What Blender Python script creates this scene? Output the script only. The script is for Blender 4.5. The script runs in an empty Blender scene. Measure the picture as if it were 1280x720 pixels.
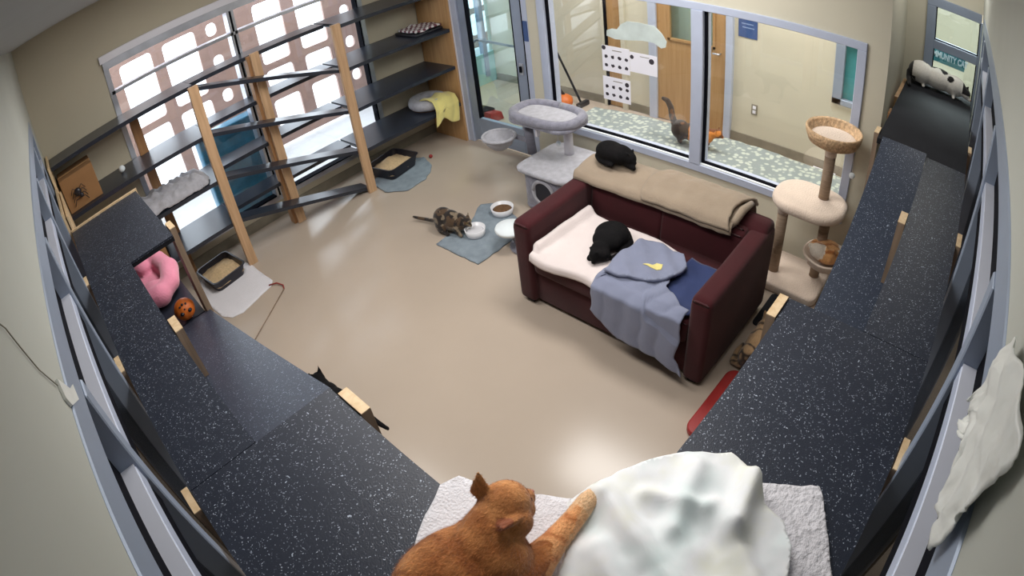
import bpy, bmesh, math, random
from mathutils import Vector, Matrix, noise, Euler
from mathutils.geometry import delaunay_2d_cdt
from mathutils.bvhtree import BVHTree
random.seed(7)
S = bpy.context.scene
C = S.collection
PI = math.pi
def V(*a): return Vector(a)

# ------------------------------------------------------------------ materials
def lin(c):
    return tuple((x/12.92 if x <= .04045 else ((x+.055)/1.055)**2.4) for x in (v/255 for v in c))
def new_mat(name):
    m = bpy.data.materials.new(name); m.use_nodes = True
    nt = m.node_tree; b = nt.nodes['Principled BSDF']
    return m, nt, b
def N(nt, t, **kw):
    n = nt.nodes.new(t)
    for k, v in kw.items(): setattr(n, k, v)
    return n
def mat(name, col, rough=.6, metal=0, var=.12, scale=8, bump=0, bscale=60, spec=.5, sheen=0, coat=0, stretch=None, detail=4):
    m, nt, b = new_mat(name)
    tc = N(nt, 'ShaderNodeTexCoord')
    vec = tc.outputs['Object']
    if stretch:
        mp = N(nt, 'ShaderNodeMapping'); mp.inputs['Scale'].default_value = stretch
        nt.links.new(vec, mp.inputs['Vector']); vec = mp.outputs[0]
    c = lin(col)
    no = N(nt, 'ShaderNodeTexNoise'); no.inputs['Scale'].default_value = scale; no.inputs['Detail'].default_value = detail
    nt.links.new(vec, no.inputs['Vector'])
    r = N(nt, 'ShaderNodeValToRGB')
    r.color_ramp.elements[0].position = .3; r.color_ramp.elements[1].position = .7
    r.color_ramp.elements[0].color = (*[x*(1-var) for x in c], 1)
    r.color_ramp.elements[1].color = (*[min(1, x*(1+var)) for x in c], 1)
    nt.links.new(no.outputs[0], r.inputs[0]); nt.links.new(r.outputs[0], b.inputs['Base Color'])
    b.inputs['Roughness'].default_value = rough; b.inputs['Metallic'].default_value = metal
    b.inputs['Specular IOR Level'].default_value = spec
    b.inputs['Sheen Weight'].default_value = sheen; b.inputs['Coat Weight'].default_value = coat
    if bump:
        n2 = N(nt, 'ShaderNodeTexNoise'); n2.inputs['Scale'].default_value = bscale; n2.inputs['Detail'].default_value = 3
        nt.links.new(vec, n2.inputs['Vector'])
        bp = N(nt, 'ShaderNodeBump'); bp.inputs['Strength'].default_value = bump; bp.inputs['Distance'].default_value = .01
        nt.links.new(n2.outputs[0], bp.inputs['Height']); nt.links.new(bp.outputs[0], b.inputs['Normal'])
    return m
def wood(name, col, dark, axis='Z'):
    m, nt, b = new_mat(name)
    tc = N(nt, 'ShaderNodeTexCoord'); mp = N(nt, 'ShaderNodeMapping')
    s = {'X': (1.2, 22, 22), 'Y': (22, 1.2, 22), 'Z': (22, 22, 1.2)}[axis]
    mp.inputs['Scale'].default_value = s
    nt.links.new(tc.outputs['Object'], mp.inputs['Vector'])
    no = N(nt, 'ShaderNodeTexNoise'); no.inputs['Scale'].default_value = 1.6; no.inputs['Detail'].default_value = 5; no.inputs['Distortion'].default_value = .6
    nt.links.new(mp.outputs[0], no.inputs['Vector'])
    r = N(nt, 'ShaderNodeValToRGB'); r.color_ramp.elements[0].position = .35; r.color_ramp.elements[1].position = .65
    r.color_ramp.elements[0].color = (*lin(dark), 1); r.color_ramp.elements[1].color = (*lin(col), 1)
    nt.links.new(no.outputs[0], r.inputs[0]); nt.links.new(r.outputs[0], b.inputs['Base Color'])
    b.inputs['Roughness'].default_value = .55
    return m
def speck(name, base, fleck, rough=.45, dens=.52, scale=150):
    """rubber matting with scattered pale flecks"""
    m, nt, b = new_mat(name)
    tc = N(nt, 'ShaderNodeTexCoord')
    w = N(nt, 'ShaderNodeTexNoise'); w.inputs['Scale'].default_value = 40
    nt.links.new(tc.outputs['Object'], w.inputs['Vector'])
    ad = N(nt, 'ShaderNodeMixRGB'); ad.blend_type = 'ADD'; ad.inputs[0].default_value = .035
    nt.links.new(tc.outputs['Object'], ad.inputs[1]); nt.links.new(w.outputs['Color'], ad.inputs[2])
    vo = N(nt, 'ShaderNodeTexVoronoi'); vo.inputs['Scale'].default_value = scale
    nt.links.new(ad.outputs[0], vo.inputs['Vector'])
    lt = N(nt, 'ShaderNodeMath', operation='LESS_THAN'); lt.inputs[1].default_value = .30
    nt.links.new(vo.outputs['Distance'], lt.inputs[0])
    sp = N(nt, 'ShaderNodeSeparateColor'); nt.links.new(vo.outputs['Color'], sp.inputs[0])
    gt = N(nt, 'ShaderNodeMath', operation='GREATER_THAN'); gt.inputs[1].default_value = dens
    nt.links.new(sp.outputs[0], gt.inputs[0])
    mu = N(nt, 'ShaderNodeMath', operation='MULTIPLY'); nt.links.new(lt.outputs[0], mu.inputs[0]); nt.links.new(gt.outputs[0], mu.inputs[1])
    mu2 = N(nt, 'ShaderNodeMath', operation='MULTIPLY'); nt.links.new(mu.outputs[0], mu2.inputs[0]); nt.links.new(sp.outputs[1], mu2.inputs[1])
    mx = N(nt, 'ShaderNodeMixRGB'); nt.links.new(mu2.outputs[0], mx.inputs[0])
    mx.inputs[1].default_value = (*lin(base), 1); mx.inputs[2].default_value = (*lin(fleck), 1)
    nt.links.new(mx.outputs[0], b.inputs['Base Color'])
    b.inputs['Roughness'].default_value = rough
    n2 = N(nt, 'ShaderNodeTexNoise'); n2.inputs['Scale'].default_value = 220
    nt.links.new(tc.outputs['Object'], n2.inputs['Vector'])
    bp = N(nt, 'ShaderNodeBump'); bp.inputs['Strength'].default_value = .35; bp.inputs['Distance'].default_value = .003
    nt.links.new(n2.outputs[0], bp.inputs['Height']); nt.links.new(bp.outputs[0], b.inputs['Normal'])
    return m
def glass_mat(name, tint=(1, 1, 1), refl=.06, rough=.02):
    m, nt, b = new_mat(name)
    nt.nodes.remove(b)
    out = [n for n in nt.nodes if n.type == 'OUTPUT_MATERIAL'][0]
    tr = N(nt, 'ShaderNodeBsdfTransparent'); tr.inputs[0].default_value = (*tint, 1)
    gl = N(nt, 'ShaderNodeBsdfGlossy'); gl.inputs['Roughness'].default_value = rough
    lw = N(nt, 'ShaderNodeLayerWeight'); lw.inputs[0].default_value = .5
    pw = N(nt, 'ShaderNodeMath', operation='POWER'); pw.inputs[1].default_value = 4
    nt.links.new(lw.outputs['Facing'], pw.inputs[0])
    mn = N(nt, 'ShaderNodeMath', operation='MULTIPLY_ADD'); mn.inputs[1].default_value = .45; mn.inputs[2].default_value = refl
    nt.links.new(pw.outputs[0], mn.inputs[0]); mn.use_clamp = True
    mx = N(nt, 'ShaderNodeMixShader'); nt.links.new(mn.outputs[0], mx.inputs[0])
    nt.links.new(tr.outputs[0], mx.inputs[1]); nt.links.new(gl.outputs[0], mx.inputs[2])
    nt.links.new(mx.outputs[0], out.inputs['Surface'])
    return m
def emis(name, col, s):
    m, nt, b = new_mat(name)
    b.inputs['Base Color'].default_value = (*lin(col), 1)
    b.inputs['Emission Color'].default_value = (*lin(col), 1); b.inputs['Emission Strength'].default_value = s
    return m
def vcol_mat(name, rough=.8, fur=True, scale=130, sheen=.25, bumpd=.006, bs=.5):
    m, nt, b = new_mat(name)
    at = N(nt, 'ShaderNodeAttribute'); at.attribute_name = 'fur'
    tc = N(nt, 'ShaderNodeTexCoord')
    no = N(nt, 'ShaderNodeTexNoise'); no.inputs['Scale'].default_value = scale; no.inputs['Detail'].default_value = 3
    nt.links.new(tc.outputs['Object'], no.inputs['Vector'])
    mr = N(nt, 'ShaderNodeMapRange'); mr.inputs[3].default_value = .72; mr.inputs[4].default_value = 1.28
    nt.links.new(no.outputs[0], mr.inputs[0])
    mx = N(nt, 'ShaderNodeMixRGB'); mx.blend_type = 'MULTIPLY'; mx.inputs[0].default_value = 1
    nt.links.new(at.outputs['Color'], mx.inputs[1]); nt.links.new(mr.outputs[0], mx.inputs[2])
    nt.links.new(mx.outputs[0], b.inputs['Base Color'])
    b.inputs['Roughness'].default_value = rough; b.inputs['Specular IOR Level'].default_value = .2
    b.inputs['Sheen Weight'].default_value = sheen
    bp = N(nt, 'ShaderNodeBump'); bp.inputs['Strength'].default_value = bs; bp.inputs['Distance'].default_value = bumpd
    nt.links.new(no.outputs[0], bp.inputs['Height']); nt.links.new(bp.outputs[0], b.inputs['Normal'])
    return m

M = {}
M['wall'] = mat('wall_paint', (203, 198, 180), .7, var=.03, scale=2)
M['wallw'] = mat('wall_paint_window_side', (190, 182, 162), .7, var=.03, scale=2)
M['wallg'] = mat('wall_paint_grey_green', (186, 188, 180), .7, var=.03, scale=2)
M['ceil'] = mat('ceiling_paint', (176, 178, 178), .8, var=.02)
M['floor'] = mat('vinyl_floor', (186, 171, 156), .21, var=.035, scale=1.3, spec=.5, detail=6)
M['frame'] = mat('painted_aluminium', (148, 160, 180), .42, metal=.2, var=.03)
M['framel'] = mat('pale_aluminium', (186, 195, 216), .4, metal=.1, var=.03)
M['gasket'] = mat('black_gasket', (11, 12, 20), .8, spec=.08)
M['mat'] = speck('flecked_rubber', (37, 43, 57), (178, 188, 204), rough=.42)
M['matb'] = speck('flecked_rubber_sheen', (48, 56, 72), (172, 184, 202), rough=.38, dens=.56)  # lighter, bluer copy of the deck rubber, with window sheen painted in
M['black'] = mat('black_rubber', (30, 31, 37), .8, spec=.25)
M['dark'] = mat('dark_shelf_vinyl', (40, 45, 56), .3, var=.1)
M['post'] = wood('pine_post', (204, 168, 132), (186, 150, 114), 'Z')
M['pine'] = wood('pale_end_grain', (232, 206, 168), (214, 184, 142), 'Z')
M['panel'] = wood('plywood_panel', (196, 156, 108), (180, 138, 92), 'Z')
M['postd'] = wood('inner_post', (170, 126, 84), (150, 108, 70), 'Z')
M['glass'] = glass_mat('clear_glass')
M['glasst'] = glass_mat('tinted_glass', (.86, .95, .96), .1)
M['glassd'] = glass_mat('dim_glass', (.48, .50, .52), .05)
M['sofa'] = mat('burgundy_fabric', (62, 17, 23), .85, var=.16, scale=5, bump=.25, bscale=350, sheen=.12, spec=.25)
M['white'] = mat('white_terry', (232, 230, 236), .9, var=.02, bump=.6, bscale=150, sheen=.2)
M['fleece'] = mat('pale_fleece', (232, 240, 244), .9, var=.02, sheen=.3)
M['cream'] = mat('cream_towel', (228, 216, 214), .9, var=.03, bump=.5, bscale=200, sheen=.2)
M['greyb'] = mat('grey_blue_fabric', (126, 132, 156), .8, var=.06, scale=6, bump=.2, bscale=200, sheen=.2)
M['navy'] = mat('navy_fabric', (34, 50, 96), .8, var=.1, sheen=.15)
M['taupe'] = mat('taupe_blanket', (150, 134, 116), .9, var=.06, bump=.4, bscale=140, sheen=.2)
M['greyf'] = mat('grey_plush', (132, 132, 146), .9, var=.2, scale=22, bump=.7, bscale=90, sheen=.4)
M['greyl'] = mat('light_grey_plush', (176, 176, 184), .9, var=.14, scale=22, bump=.7, bscale=90, sheen=.4)
M['sisalg'] = mat('grey_sisal', (120, 120, 132), .85, var=.1, stretch=(1, 1, 60), scale=3, bump=.6, bscale=3)
M['bplush'] = mat('beige_plush', (214, 196, 180), .9, var=.05, bump=.5, bscale=90, sheen=.3)
M['sisal'] = mat('sisal_rope', (160, 140, 120), .85, var=.14, stretch=(1, 1, 60), scale=3, bump=.8, bscale=3)
M['wicker'] = mat('braided_straw', (196, 164, 128), .8, var=.3, scale=45, bump=1, bscale=60)
M['rug'] = mat('grey_rug', (134, 146, 156), .95, var=.14, scale=14, bump=.5, bscale=120)
M['ceramic'] = mat('white_ceramic', (232, 232, 236), .25, var=.01)
M['steel'] = mat('steel_bowl', (190, 190, 190), .25, metal=.8)
M['kibble'] = mat('dry_food', (110, 80, 52), .8, var=.35, scale=90, bump=1, bscale=90)
M['water'] = mat('drinking_water', (205, 205, 210), .05, var=.01)
M['litter'] = mat('cat_litter', (206, 178, 138), .9, var=.14, scale=50, bump=.8, bscale=120)
M['tray'] = mat('black_plastic', (30, 29, 38), .35)
M['pink'] = mat('pink_plush', (232, 144, 170), .85, var=.05, bump=.4, bscale=90, sheen=.3)
M['orange'] = mat('orange_plastic', (214, 110, 38), .45, var=.08)
M['yellow'] = mat('yellow_fleece', (224, 210, 132), .9, var=.04, sheen=.3)
M['card'] = mat('brown_cardboard', (150, 112, 74), .85, var=.06)
M['red'] = mat('dark_red_plastic', (150, 36, 34), .5)
M['paper'] = mat('white_paper', (236, 236, 246), .7, var=.01)
M['ink'] = mat('photo_print', (52, 46, 56), .7, var=.35, scale=120)
M['blue'] = mat('blue_sign', (62, 88, 140), .5)
M['bluel'] = mat('pale_blue_lettering', (140, 160, 196), .5)
M['wood'] = wood('oak_door', (178, 142, 98), (166, 128, 84), 'Z')
M['brown'] = mat('brown_metal_panel', (150, 122, 112), .6, var=.05)
M['pave'] = mat('concrete_paving', (190, 190, 190), .8, var=.05)
M['silver'] = mat('brushed_silver', (200, 204, 214), .3, metal=.8)
M['teal'] = mat('teal_panel', (66, 140, 146), .5)
M['letter'] = mat('white_lettering', (240, 250, 255), .5)
M['plastic'] = mat('white_plastic_sheet', (230, 232, 228), .35, var=.03, bump=.8, bscale=14)
M['sill'] = mat('lit_transom_top', (224, 228, 242), .45, var=.02)  # top of the transom, paler because falling light is painted in
M['aqua'] = mat('pale_aqua_panel', (150, 192, 194), .4, var=.03)
M['postg'] = wood('weathered_post', (160, 138, 118), (136, 116, 98), 'Z')
M['tealp'] = mat('teal_plastic', (44, 108, 136), .3, var=.25, scale=9)
M['base'] = mat('grey_cove_base', (132, 126, 112), .6)

# ------------------------------------------------------------------ mesh helpers
class MB:
    def __init__(s): s.bm = bmesh.new()
    def box(s, x0, x1, y0, y1, z0, z1, bev=0, seg=2, M4=None, smooth=False):
        b = bmesh.new(); bmesh.ops.create_cube(b, size=1)
        for v in b.verts: v.co = V((x0+x1)/2+v.co.x*(x1-x0), (y0+y1)/2+v.co.y*(y1-y0), (z0+z1)/2+v.co.z*(z1-z0))
        if bev:
            bmesh.ops.bevel(b, geom=b.edges[:], offset=bev, segments=seg, profile=.5, affect='EDGES')
            if smooth or seg > 2:
                for f in b.faces: f.smooth = True
        if M4: bmesh.ops.transform(b, matrix=M4, verts=b.verts)
        s.add(b); return s
    def add(s, b):
        me = bpy.data.meshes.new('t'); b.to_mesh(me); s.bm.from_mesh(me); bpy.data.meshes.remove(me); b.free()
    def prism(s, pts, z0, z1, axis='z', bev=0, seg=2):
        b = bmesh.new()
        def mk(p, t):
            return {'z': V(p[0], p[1], t), 'y': V(p[0], t, p[1]), 'x': V(t, p[0], p[1])}[axis]
        lo = [b.verts.new(mk(p, z0)) for p in pts]; hi = [b.verts.new(mk(p, z1)) for p in pts]
        b.faces.new(lo); b.faces.new(hi[::-1]); n = len(pts)
        for i in range(n): b.faces.new((lo[i], hi[i], hi[(i+1) % n], lo[(i+1) % n]))
        bmesh.ops.recalc_face_normals(b, faces=b.faces)
        if bev:
            bmesh.ops.bevel(b, geom=b.edges[:], offset=bev, segments=seg, profile=.5, affect='EDGES')
            for f in b.faces: f.smooth = True
        s.add(b); return s
    def slab(s, pts, z0, z1, r=.02, n=4):
        b = bmesh.new(); cx = sum(p[0] for p in pts)/len(pts); cy = sum(p[1] for p in pts)/len(pts)
        R = min(max(abs(p[0]-cx) for p in pts), max(abs(p[1]-cy) for p in pts)); prof = []
        for i in range(n+1): a = PI/2*i/n; prof.append((r*(1-math.sin(a)), z0+r*(1-math.cos(a))))
        for i in range(n+1): a = PI/2*i/n; prof.append((r*(1-math.cos(a)), z1-r*(1-math.sin(a))))
        rings = [[b.verts.new(V(cx+(p[0]-cx)*(1-q/R), cy+(p[1]-cy)*(1-q/R), z)) for p in pts] for (q, z) in prof]
        m = len(pts)
        for i in range(len(rings)-1):
            for k in range(m): b.faces.new((rings[i][k], rings[i][(k+1) % m], rings[i+1][(k+1) % m], rings[i+1][k]))
        b.faces.new(rings[0][::-1]); b.faces.new(rings[-1]); bmesh.ops.recalc_face_normals(b, faces=b.faces)
        for f in b.faces: f.smooth = True
        s.add(b); return s
    def tube(s, pts, r, n=12, cap=True, smooth=True):
        pts = [Vector(p) for p in pts]; rs = r if isinstance(r, (list, tuple)) else [r]*len(pts)
        b = bmesh.new(); rings = []; up = V(0, 0, 1)
        prev = None
        for i, p in enumerate(pts):
            d = (pts[min(i+1, len(pts)-1)]-pts[max(i-1, 0)]).normalized()
            if prev is None:
                a = d.cross(up) if abs(d.z) < .95 else d.cross(V(1, 0, 0))
            else: a = prev-d*prev.dot(d)
            a.normalize(); prev = a; c = d.cross(a)
            rings.append([b.verts.new(p+(a*math.cos(2*PI*k/n)+c*math.sin(2*PI*k/n))*rs[i]) for k in range(n)])
        for i in range(len(rings)-1):
            for k in range(n): b.faces.new((rings[i][k], rings[i][(k+1) % n], rings[i+1][(k+1) % n], rings[i+1][k]))
        if cap: b.faces.new(rings[0][::-1]); b.faces.new(rings[-1])
        bmesh.ops.recalc_face_normals(b, faces=b.faces)
        if smooth:
            for f in b.faces: f.smooth = len(f.verts) == 4
        s.add(b); return s
    def lathe(s, prof, cx, cy, n=32, sx=1, sy=1, wob=0):
        b = bmesh.new(); rings = []
        for (r, z) in prof:
            rr = []
            for k in range(n):
                a = 2*PI*k/n; w = 1+wob*math.sin(5*a+z*30)
                rr.append(b.verts.new(V(cx+r*w*sx*math.cos(a), cy+r*w*sy*math.sin(a), z)))
            rings.append(rr)
        for i in range(len(rings)-1):
            for k in range(n): b.faces.new((rings[i][k], rings[i][(k+1) % n], rings[i+1][(k+1) % n], rings[i+1][k]))
        b.faces.new(rings[0][::-1]); b.faces.new(rings[-1])
        bmesh.ops.recalc_face_normals(b, faces=b.faces)
        for f in b.faces: f.smooth = len(f.verts) == 4
        s.add(b); return s
    def ball(s, c, r, sc=(1, 1, 1), n=16):
        b = bmesh.new(); bmesh.ops.create_uvsphere(b, u_segments=n*2, v_segments=n, radius=r)
        for v in b.verts: v.co = V(c[0]+v.co.x*sc[0], c[1]+v.co.y*sc[1], c[2]+v.co.z*sc[2])
        for f in b.faces: f.smooth = True
        s.add(b); return s
    def go(s, name, m, parent=None, world=True): return link(name, s.bm, m, parent, world)

def world_loc(o):
    p = V(0, 0, 0)
    while o: p += o.location; o = o.parent
    return p
def link(name, bm, m, parent=None, world=True):
    me = bpy.data.meshes.new(name)
    if parent is not None:
        if world: bmesh.ops.translate(bm, verts=bm.verts, vec=-world_loc(parent))
        loc = V(0, 0, 0)
    else:
        xs = [v.co.x for v in bm.verts]; ys = [v.co.y for v in bm.verts]; zs = [v.co.z for v in bm.verts]
        loc = V((min(xs)+max(xs))/2, (min(ys)+max(ys))/2, min(zs))
        bmesh.ops.translate(bm, verts=bm.verts, vec=-loc)
    bm.to_mesh(me); bm.free()
    if isinstance(m, str): m = M[m]
    me.materials.append(m)
    o = bpy.data.objects.new(name, me); C.objects.link(o); o.location = loc
    if parent is not None: o.parent = parent
    return o
def tag(o, label, cat, group=None, kind=None):
    o['label'] = label; o['category'] = cat
    if group: o['group'] = group
    if kind: o['kind'] = kind
    return o
def thing(name, label, cat, loc=(0, 0, 0), group=None):
    o = bpy.data.objects.new(name, None); C.objects.link(o); o.location = loc; o.empty_display_size = .1
    return tag(o, label, cat, group)
def struct(o): o['kind'] = 'structure'; return o
def sroot(name, loc=(0, 0, 0)):
    o = bpy.data.objects.new(name, None); C.objects.link(o); o.location = loc; o['kind'] = 'structure'; return o
def fbm(p, s=1., o=3):
    return noise.fractal(Vector(p)*s, 1.0, 2.0, o)

def sheet(outline, zf, res=.02, thick=.006, wob=.0):
    """cloth lying in a plan outline, height from zf(x,y)"""
    pts = []
    n = len(outline)
    for i in range(n):
        a = V(*outline[i]); b = V(*outline[(i+1) % n]); k = max(1, int((b-a).length/res))
        for j in range(k): pts.append(a+(b-a)*j/k)
    if wob:
        pts = [p+V(fbm((p.x*9, p.y*9, 0)), fbm((p.x*9, p.y*9, 5)))*wob for p in pts]
    nb = len(pts); edges = [(i, (i+1) % nb) for i in range(nb)]
    x0 = min(p.x for p in pts); x1 = max(p.x for p in pts); y0 = min(p.y for p in pts); y1 = max(p.y for p in pts)
    def inside(x, y):
        c = False; j = nb-1
        for i in range(nb):
            a, b = pts[i], pts[j]
            if (a.y > y) != (b.y > y) and x < (b.x-a.x)*(y-a.y)/(b.y-a.y)+a.x: c = not c
            j = i
        return c
    yy = y0; k = 0
    while yy < y1:
        xx = x0+(res/2 if k % 2 else 0)
        while xx < x1:
            if inside(xx, yy): pts.append(V(xx, yy))
            xx += res
        yy += res*.87; k += 1
    r = delaunay_2d_cdt(pts, edges, [], 1, 1e-5)
    bm = bmesh.new(); vs = [bm.verts.new(V(p.x, p.y, zf(p.x, p.y))) for p in r[0]]
    for f in r[2]:
        try: bm.faces.new([vs[i] for i in f])
        except ValueError: pass
    bmesh.ops.recalc_face_normals(bm, faces=bm.faces)
    if sum(f.normal.z for f in bm.faces) < 0: bmesh.ops.reverse_faces(bm, faces=bm.faces)
    thicken(bm, thick)
    return bm
def thicken(bm, t):
    bm.normal_update()
    top = bm.faces[:]
    nv = {v: bm.verts.new(v.co-v.normal*t) for v in bm.verts[:]}
    bnd = [e for e in bm.edges if len(e.link_faces) == 1]
    for f in top: bm.faces.new([nv[v] for v in reversed(f.verts)])
    for e in bnd:
        f = e.link_faces[0]; a, b = e.verts
        ls = [l for l in f.loops if l.edge == e][0]
        a = ls.vert; b = ls.link_loop_next.vert
        bm.faces.new([b, a, nv[a], nv[b]])
    for f in bm.faces: f.smooth = True
def surf(fn, nu, nv, thick=.006, wob=0):
    """parametric sheet fn(u,v)->point"""
    bm = bmesh.new()
    g = [[bm.verts.new(fn(i/nu, j/nv)) for j in range(nv+1)] for i in range(nu+1)]
    for i in range(nu):
        for j in range(nv): bm.faces.new((g[i][j], g[i+1][j], g[i+1][j+1], g[i][j+1]))
    thicken(bm, thick)
    return bm
def lerp_path(pts, t):
    L = [0]
    for a, b in zip(pts, pts[1:]): L.append(L[-1]+(Vector(b)-Vector(a)).length)
    s = t*L[-1]
    for i in range(len(pts)-1):
        if s <= L[i+1] or i == len(pts)-2:
            k = (s-L[i])/max(1e-9, L[i+1]-L[i]); return Vector(pts[i]).lerp(Vector(pts[i+1]), k)

# voxel-fused organic bodies ------------------------------------------------
def capsule(bm, a, b, ra, rb, n=14):
    a = Vector(a); b = Vector(b); d = (b-a); L = d.length
    if L < 1e-6: d = V(0, 0, 1)
    d.normalize()
    q = V(0, 0, 1).rotation_difference(d).to_matrix().to_4x4()
    prof = []
    for i in range(5): t = -PI/2+PI/2*i/4; prof.append((ra*math.cos(t), ra*math.sin(t)))
    for i in range(1, 6): t = PI/2*(i-1)/4; prof.append((rb*math.cos(t), L+rb*math.sin(t)))
    rings = []
    for (r, z) in prof:
        r = max(r, 1e-5)
        rings.append([bm.verts.new(a+(q @ V(r*math.cos(2*PI*k/n), r*math.sin(2*PI*k/n), z))) for k in range(n)])
    for i in range(len(rings)-1):
        for k in range(n): bm.faces.new((rings[i][k], rings[i][(k+1) % n], rings[i+1][(k+1) % n], rings[i+1][k]))
    bm.faces.new(rings[0][::-1]); bm.faces.new(rings[-1])
def ellip(bm, c, r, rot=(0, 0, 0), n=14):
    R = Euler(rot).to_matrix()
    t = bmesh.new(); bmesh.ops.create_uvsphere(t, u_segments=n*2, v_segments=n, radius=1)
    for v in t.verts: v.co = Vector(c)+R @ V(v.co.x*r[0], v.co.y*r[1], v.co.z*r[2])
    me = bpy.data.meshes.new('t'); t.to_mesh(me); bm.from_mesh(me); bpy.data.meshes.remove(me); t.free()
def cone_ear(bm, base, tip, w, th, side):
    """ear: flattened cone; side = width direction"""
    base = Vector(base); tip = Vector(tip); d = (tip-base); u = Vector(side).normalized(); u = (u-d.normalized()*u.dot(d.normalized())).normalized(); t = d.normalized().cross(u)
    n = 12; rings = []
    for k in range(7):
        s = k/6; rr = (1-s**1.3)*w+.0015; tt = (1-s)*th+.0015
        rings.append([bm.verts.new(base+d*s+u*rr*math.cos(2*PI*j/n)+t*tt*math.sin(2*PI*j/n)) for j in range(n)])
    for i in range(6):
        for k in range(n): bm.faces.new((rings[i][k], rings[i][(k+1) % n], rings[i+1][(k+1) % n], rings[i+1][k]))
    bm.faces.new(rings[0][::-1]); bm.faces.new(rings[-1])
def fuse(bm, name, m, parent, vox=.006, smooth=4, color=None, world=True, fac=.5):
    bmesh.ops.recalc_face_normals(bm, faces=bm.faces)
    me = bpy.data.meshes.new(name); bm.to_mesh(me); bm.free()
    o = bpy.data.objects.new('tmp', me); C.objects.link(o)
    r = o.modifiers.new('r', 'REMESH'); r.mode = 'VOXEL'; r.voxel_size = vox; r.use_smooth_shade = True
    s = o.modifiers.new('s', 'SMOOTH'); s.iterations = smooth; s.factor = fac
    dg = bpy.context.evaluated_depsgraph_get(); dg.update()
    ev = o.evaluated_get(dg); nm = bpy.data.meshes.new_from_object(ev)
    bpy.data.objects.remove(o); bpy.data.meshes.remove(me)
    nm.name = name
    if color:
        ca = nm.color_attributes.new('fur', 'FLOAT_COLOR', 'POINT')
        for i, v in enumerate(nm.vertices):
            c = lin(color(v.co)); ca.data[i].color = (*c, 1)
    loc = V(0, 0, 0)
    if parent is None:
        xs = [v.co.x for v in nm.vertices]; ys = [v.co.y for v in nm.vertices]; zs = [v.co.z for v in nm.vertices]
        loc = V((min(xs)+max(xs))/2, (min(ys)+max(ys))/2, min(zs))
        nm.transform(Matrix.Translation(-loc))
    elif world: nm.transform(Matrix.Translation(-world_loc(parent)))
    for p in nm.polygons: p.use_smooth = True
    nm.materials.clear(); nm.materials.append(M[m] if isinstance(m, str) else m)
    oo = bpy.data.objects.new(name, nm); C.objects.link(oo); oo.location = loc
    if parent is not None: oo.parent = parent
    return oo
M['fur'] = vcol_mat('cat_fur', bs=.6)
M['furb'] = vcol_mat('black_cat_fur', rough=.9, sheen=.0)
M['eye'] = mat('amber_eye', (150, 150, 60), .1)
M['pupil'] = mat('dark_pupil', (10, 10, 10), .1)
M['nose'] = mat('pink_nose', (196, 130, 120), .5)
M['earin'] = mat('inner_ear', (196, 128, 108), .8, var=.1, sheen=.3)

exec_parts = []
# ------------------------------------------------------------------ camera (wide-angle security camera in the corner under the ceiling)
cd = bpy.data.cameras.new('camera'); cam = bpy.data.objects.new('camera', cd); C.objects.link(cam)
cd.type = 'PANO'; cd.sensor_width = 36; cd.sensor_fit = 'HORIZONTAL'
cd.clip_start = .01; cd.clip_end = 100
k = (0.0, -4.65917207e-02, -6.09134139e-05, 1.36851972e-06, -4.78770059e-07)
def setk(d):
    d.panorama_type = 'FISHEYE_LENS_POLYNOMIAL'
    d.fisheye_fov = PI
    for i in range(5): setattr(d, 'fisheye_polynomial_k%d' % i, k[i])
try: setk(cd)
except Exception: setk(cd.cycles)
cam.matrix_world = Matrix(((.6764589, .51605691, -.52544137, 0), (-.72915256, .36889053, -.5764168, 0), (-.10363352, .77304919, .6258235, 2.75), (0, 0, 0, 1)))
S.camera = cam
# ------------------------------------------------------------------ light
w = bpy.data.worlds.new('World'); S.world = w; w.use_nodes = True
w.node_tree.nodes['Background'].inputs[0].default_value = (.80, .90, 1.0, 1)
w.node_tree.nodes['Background'].inputs[1].default_value = 4.6
def area(name, loc, size, power, col=(1, .97, .93), rot=(0, 0, 0)):
    l = bpy.data.lights.new(name, 'AREA'); l.shape = 'RECTANGLE'; l.size, l.size_y = size; l.energy = power; l.color = col
    o = bpy.data.objects.new(name, l); C.objects.link(o); o.location = loc; o.rotation_euler = rot; return o
area('ceiling_lamp', (1.3, 3.2, 2.78), (.6, 1.2), 26)
area('ceiling_lamp', (2.9, 2.0, 2.78), (.6, 1.2), 30)
area('ceiling_lamp', (1.15, 1.3, 2.78), (.6, 1.2), 21)
area('corridor_lamp', (4.8, 1.6, 2.78), (.6, 1.2), 34)
area('corridor_lamp', (4.8, 3.6, 2.78), (.6, 1.2), 34)
area('side_room_fill', (5.9, .1, 2.6), (.5, .5), 60)  # unseen fill light, added to brighten the wall behind the recess window
S.view_settings.view_transform = 'Standard'; S.view_settings.look = 'None'
S.view_settings.gamma = 1; S.view_settings.use_curve_mapping = False; S.view_settings.exposure = .42
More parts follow.
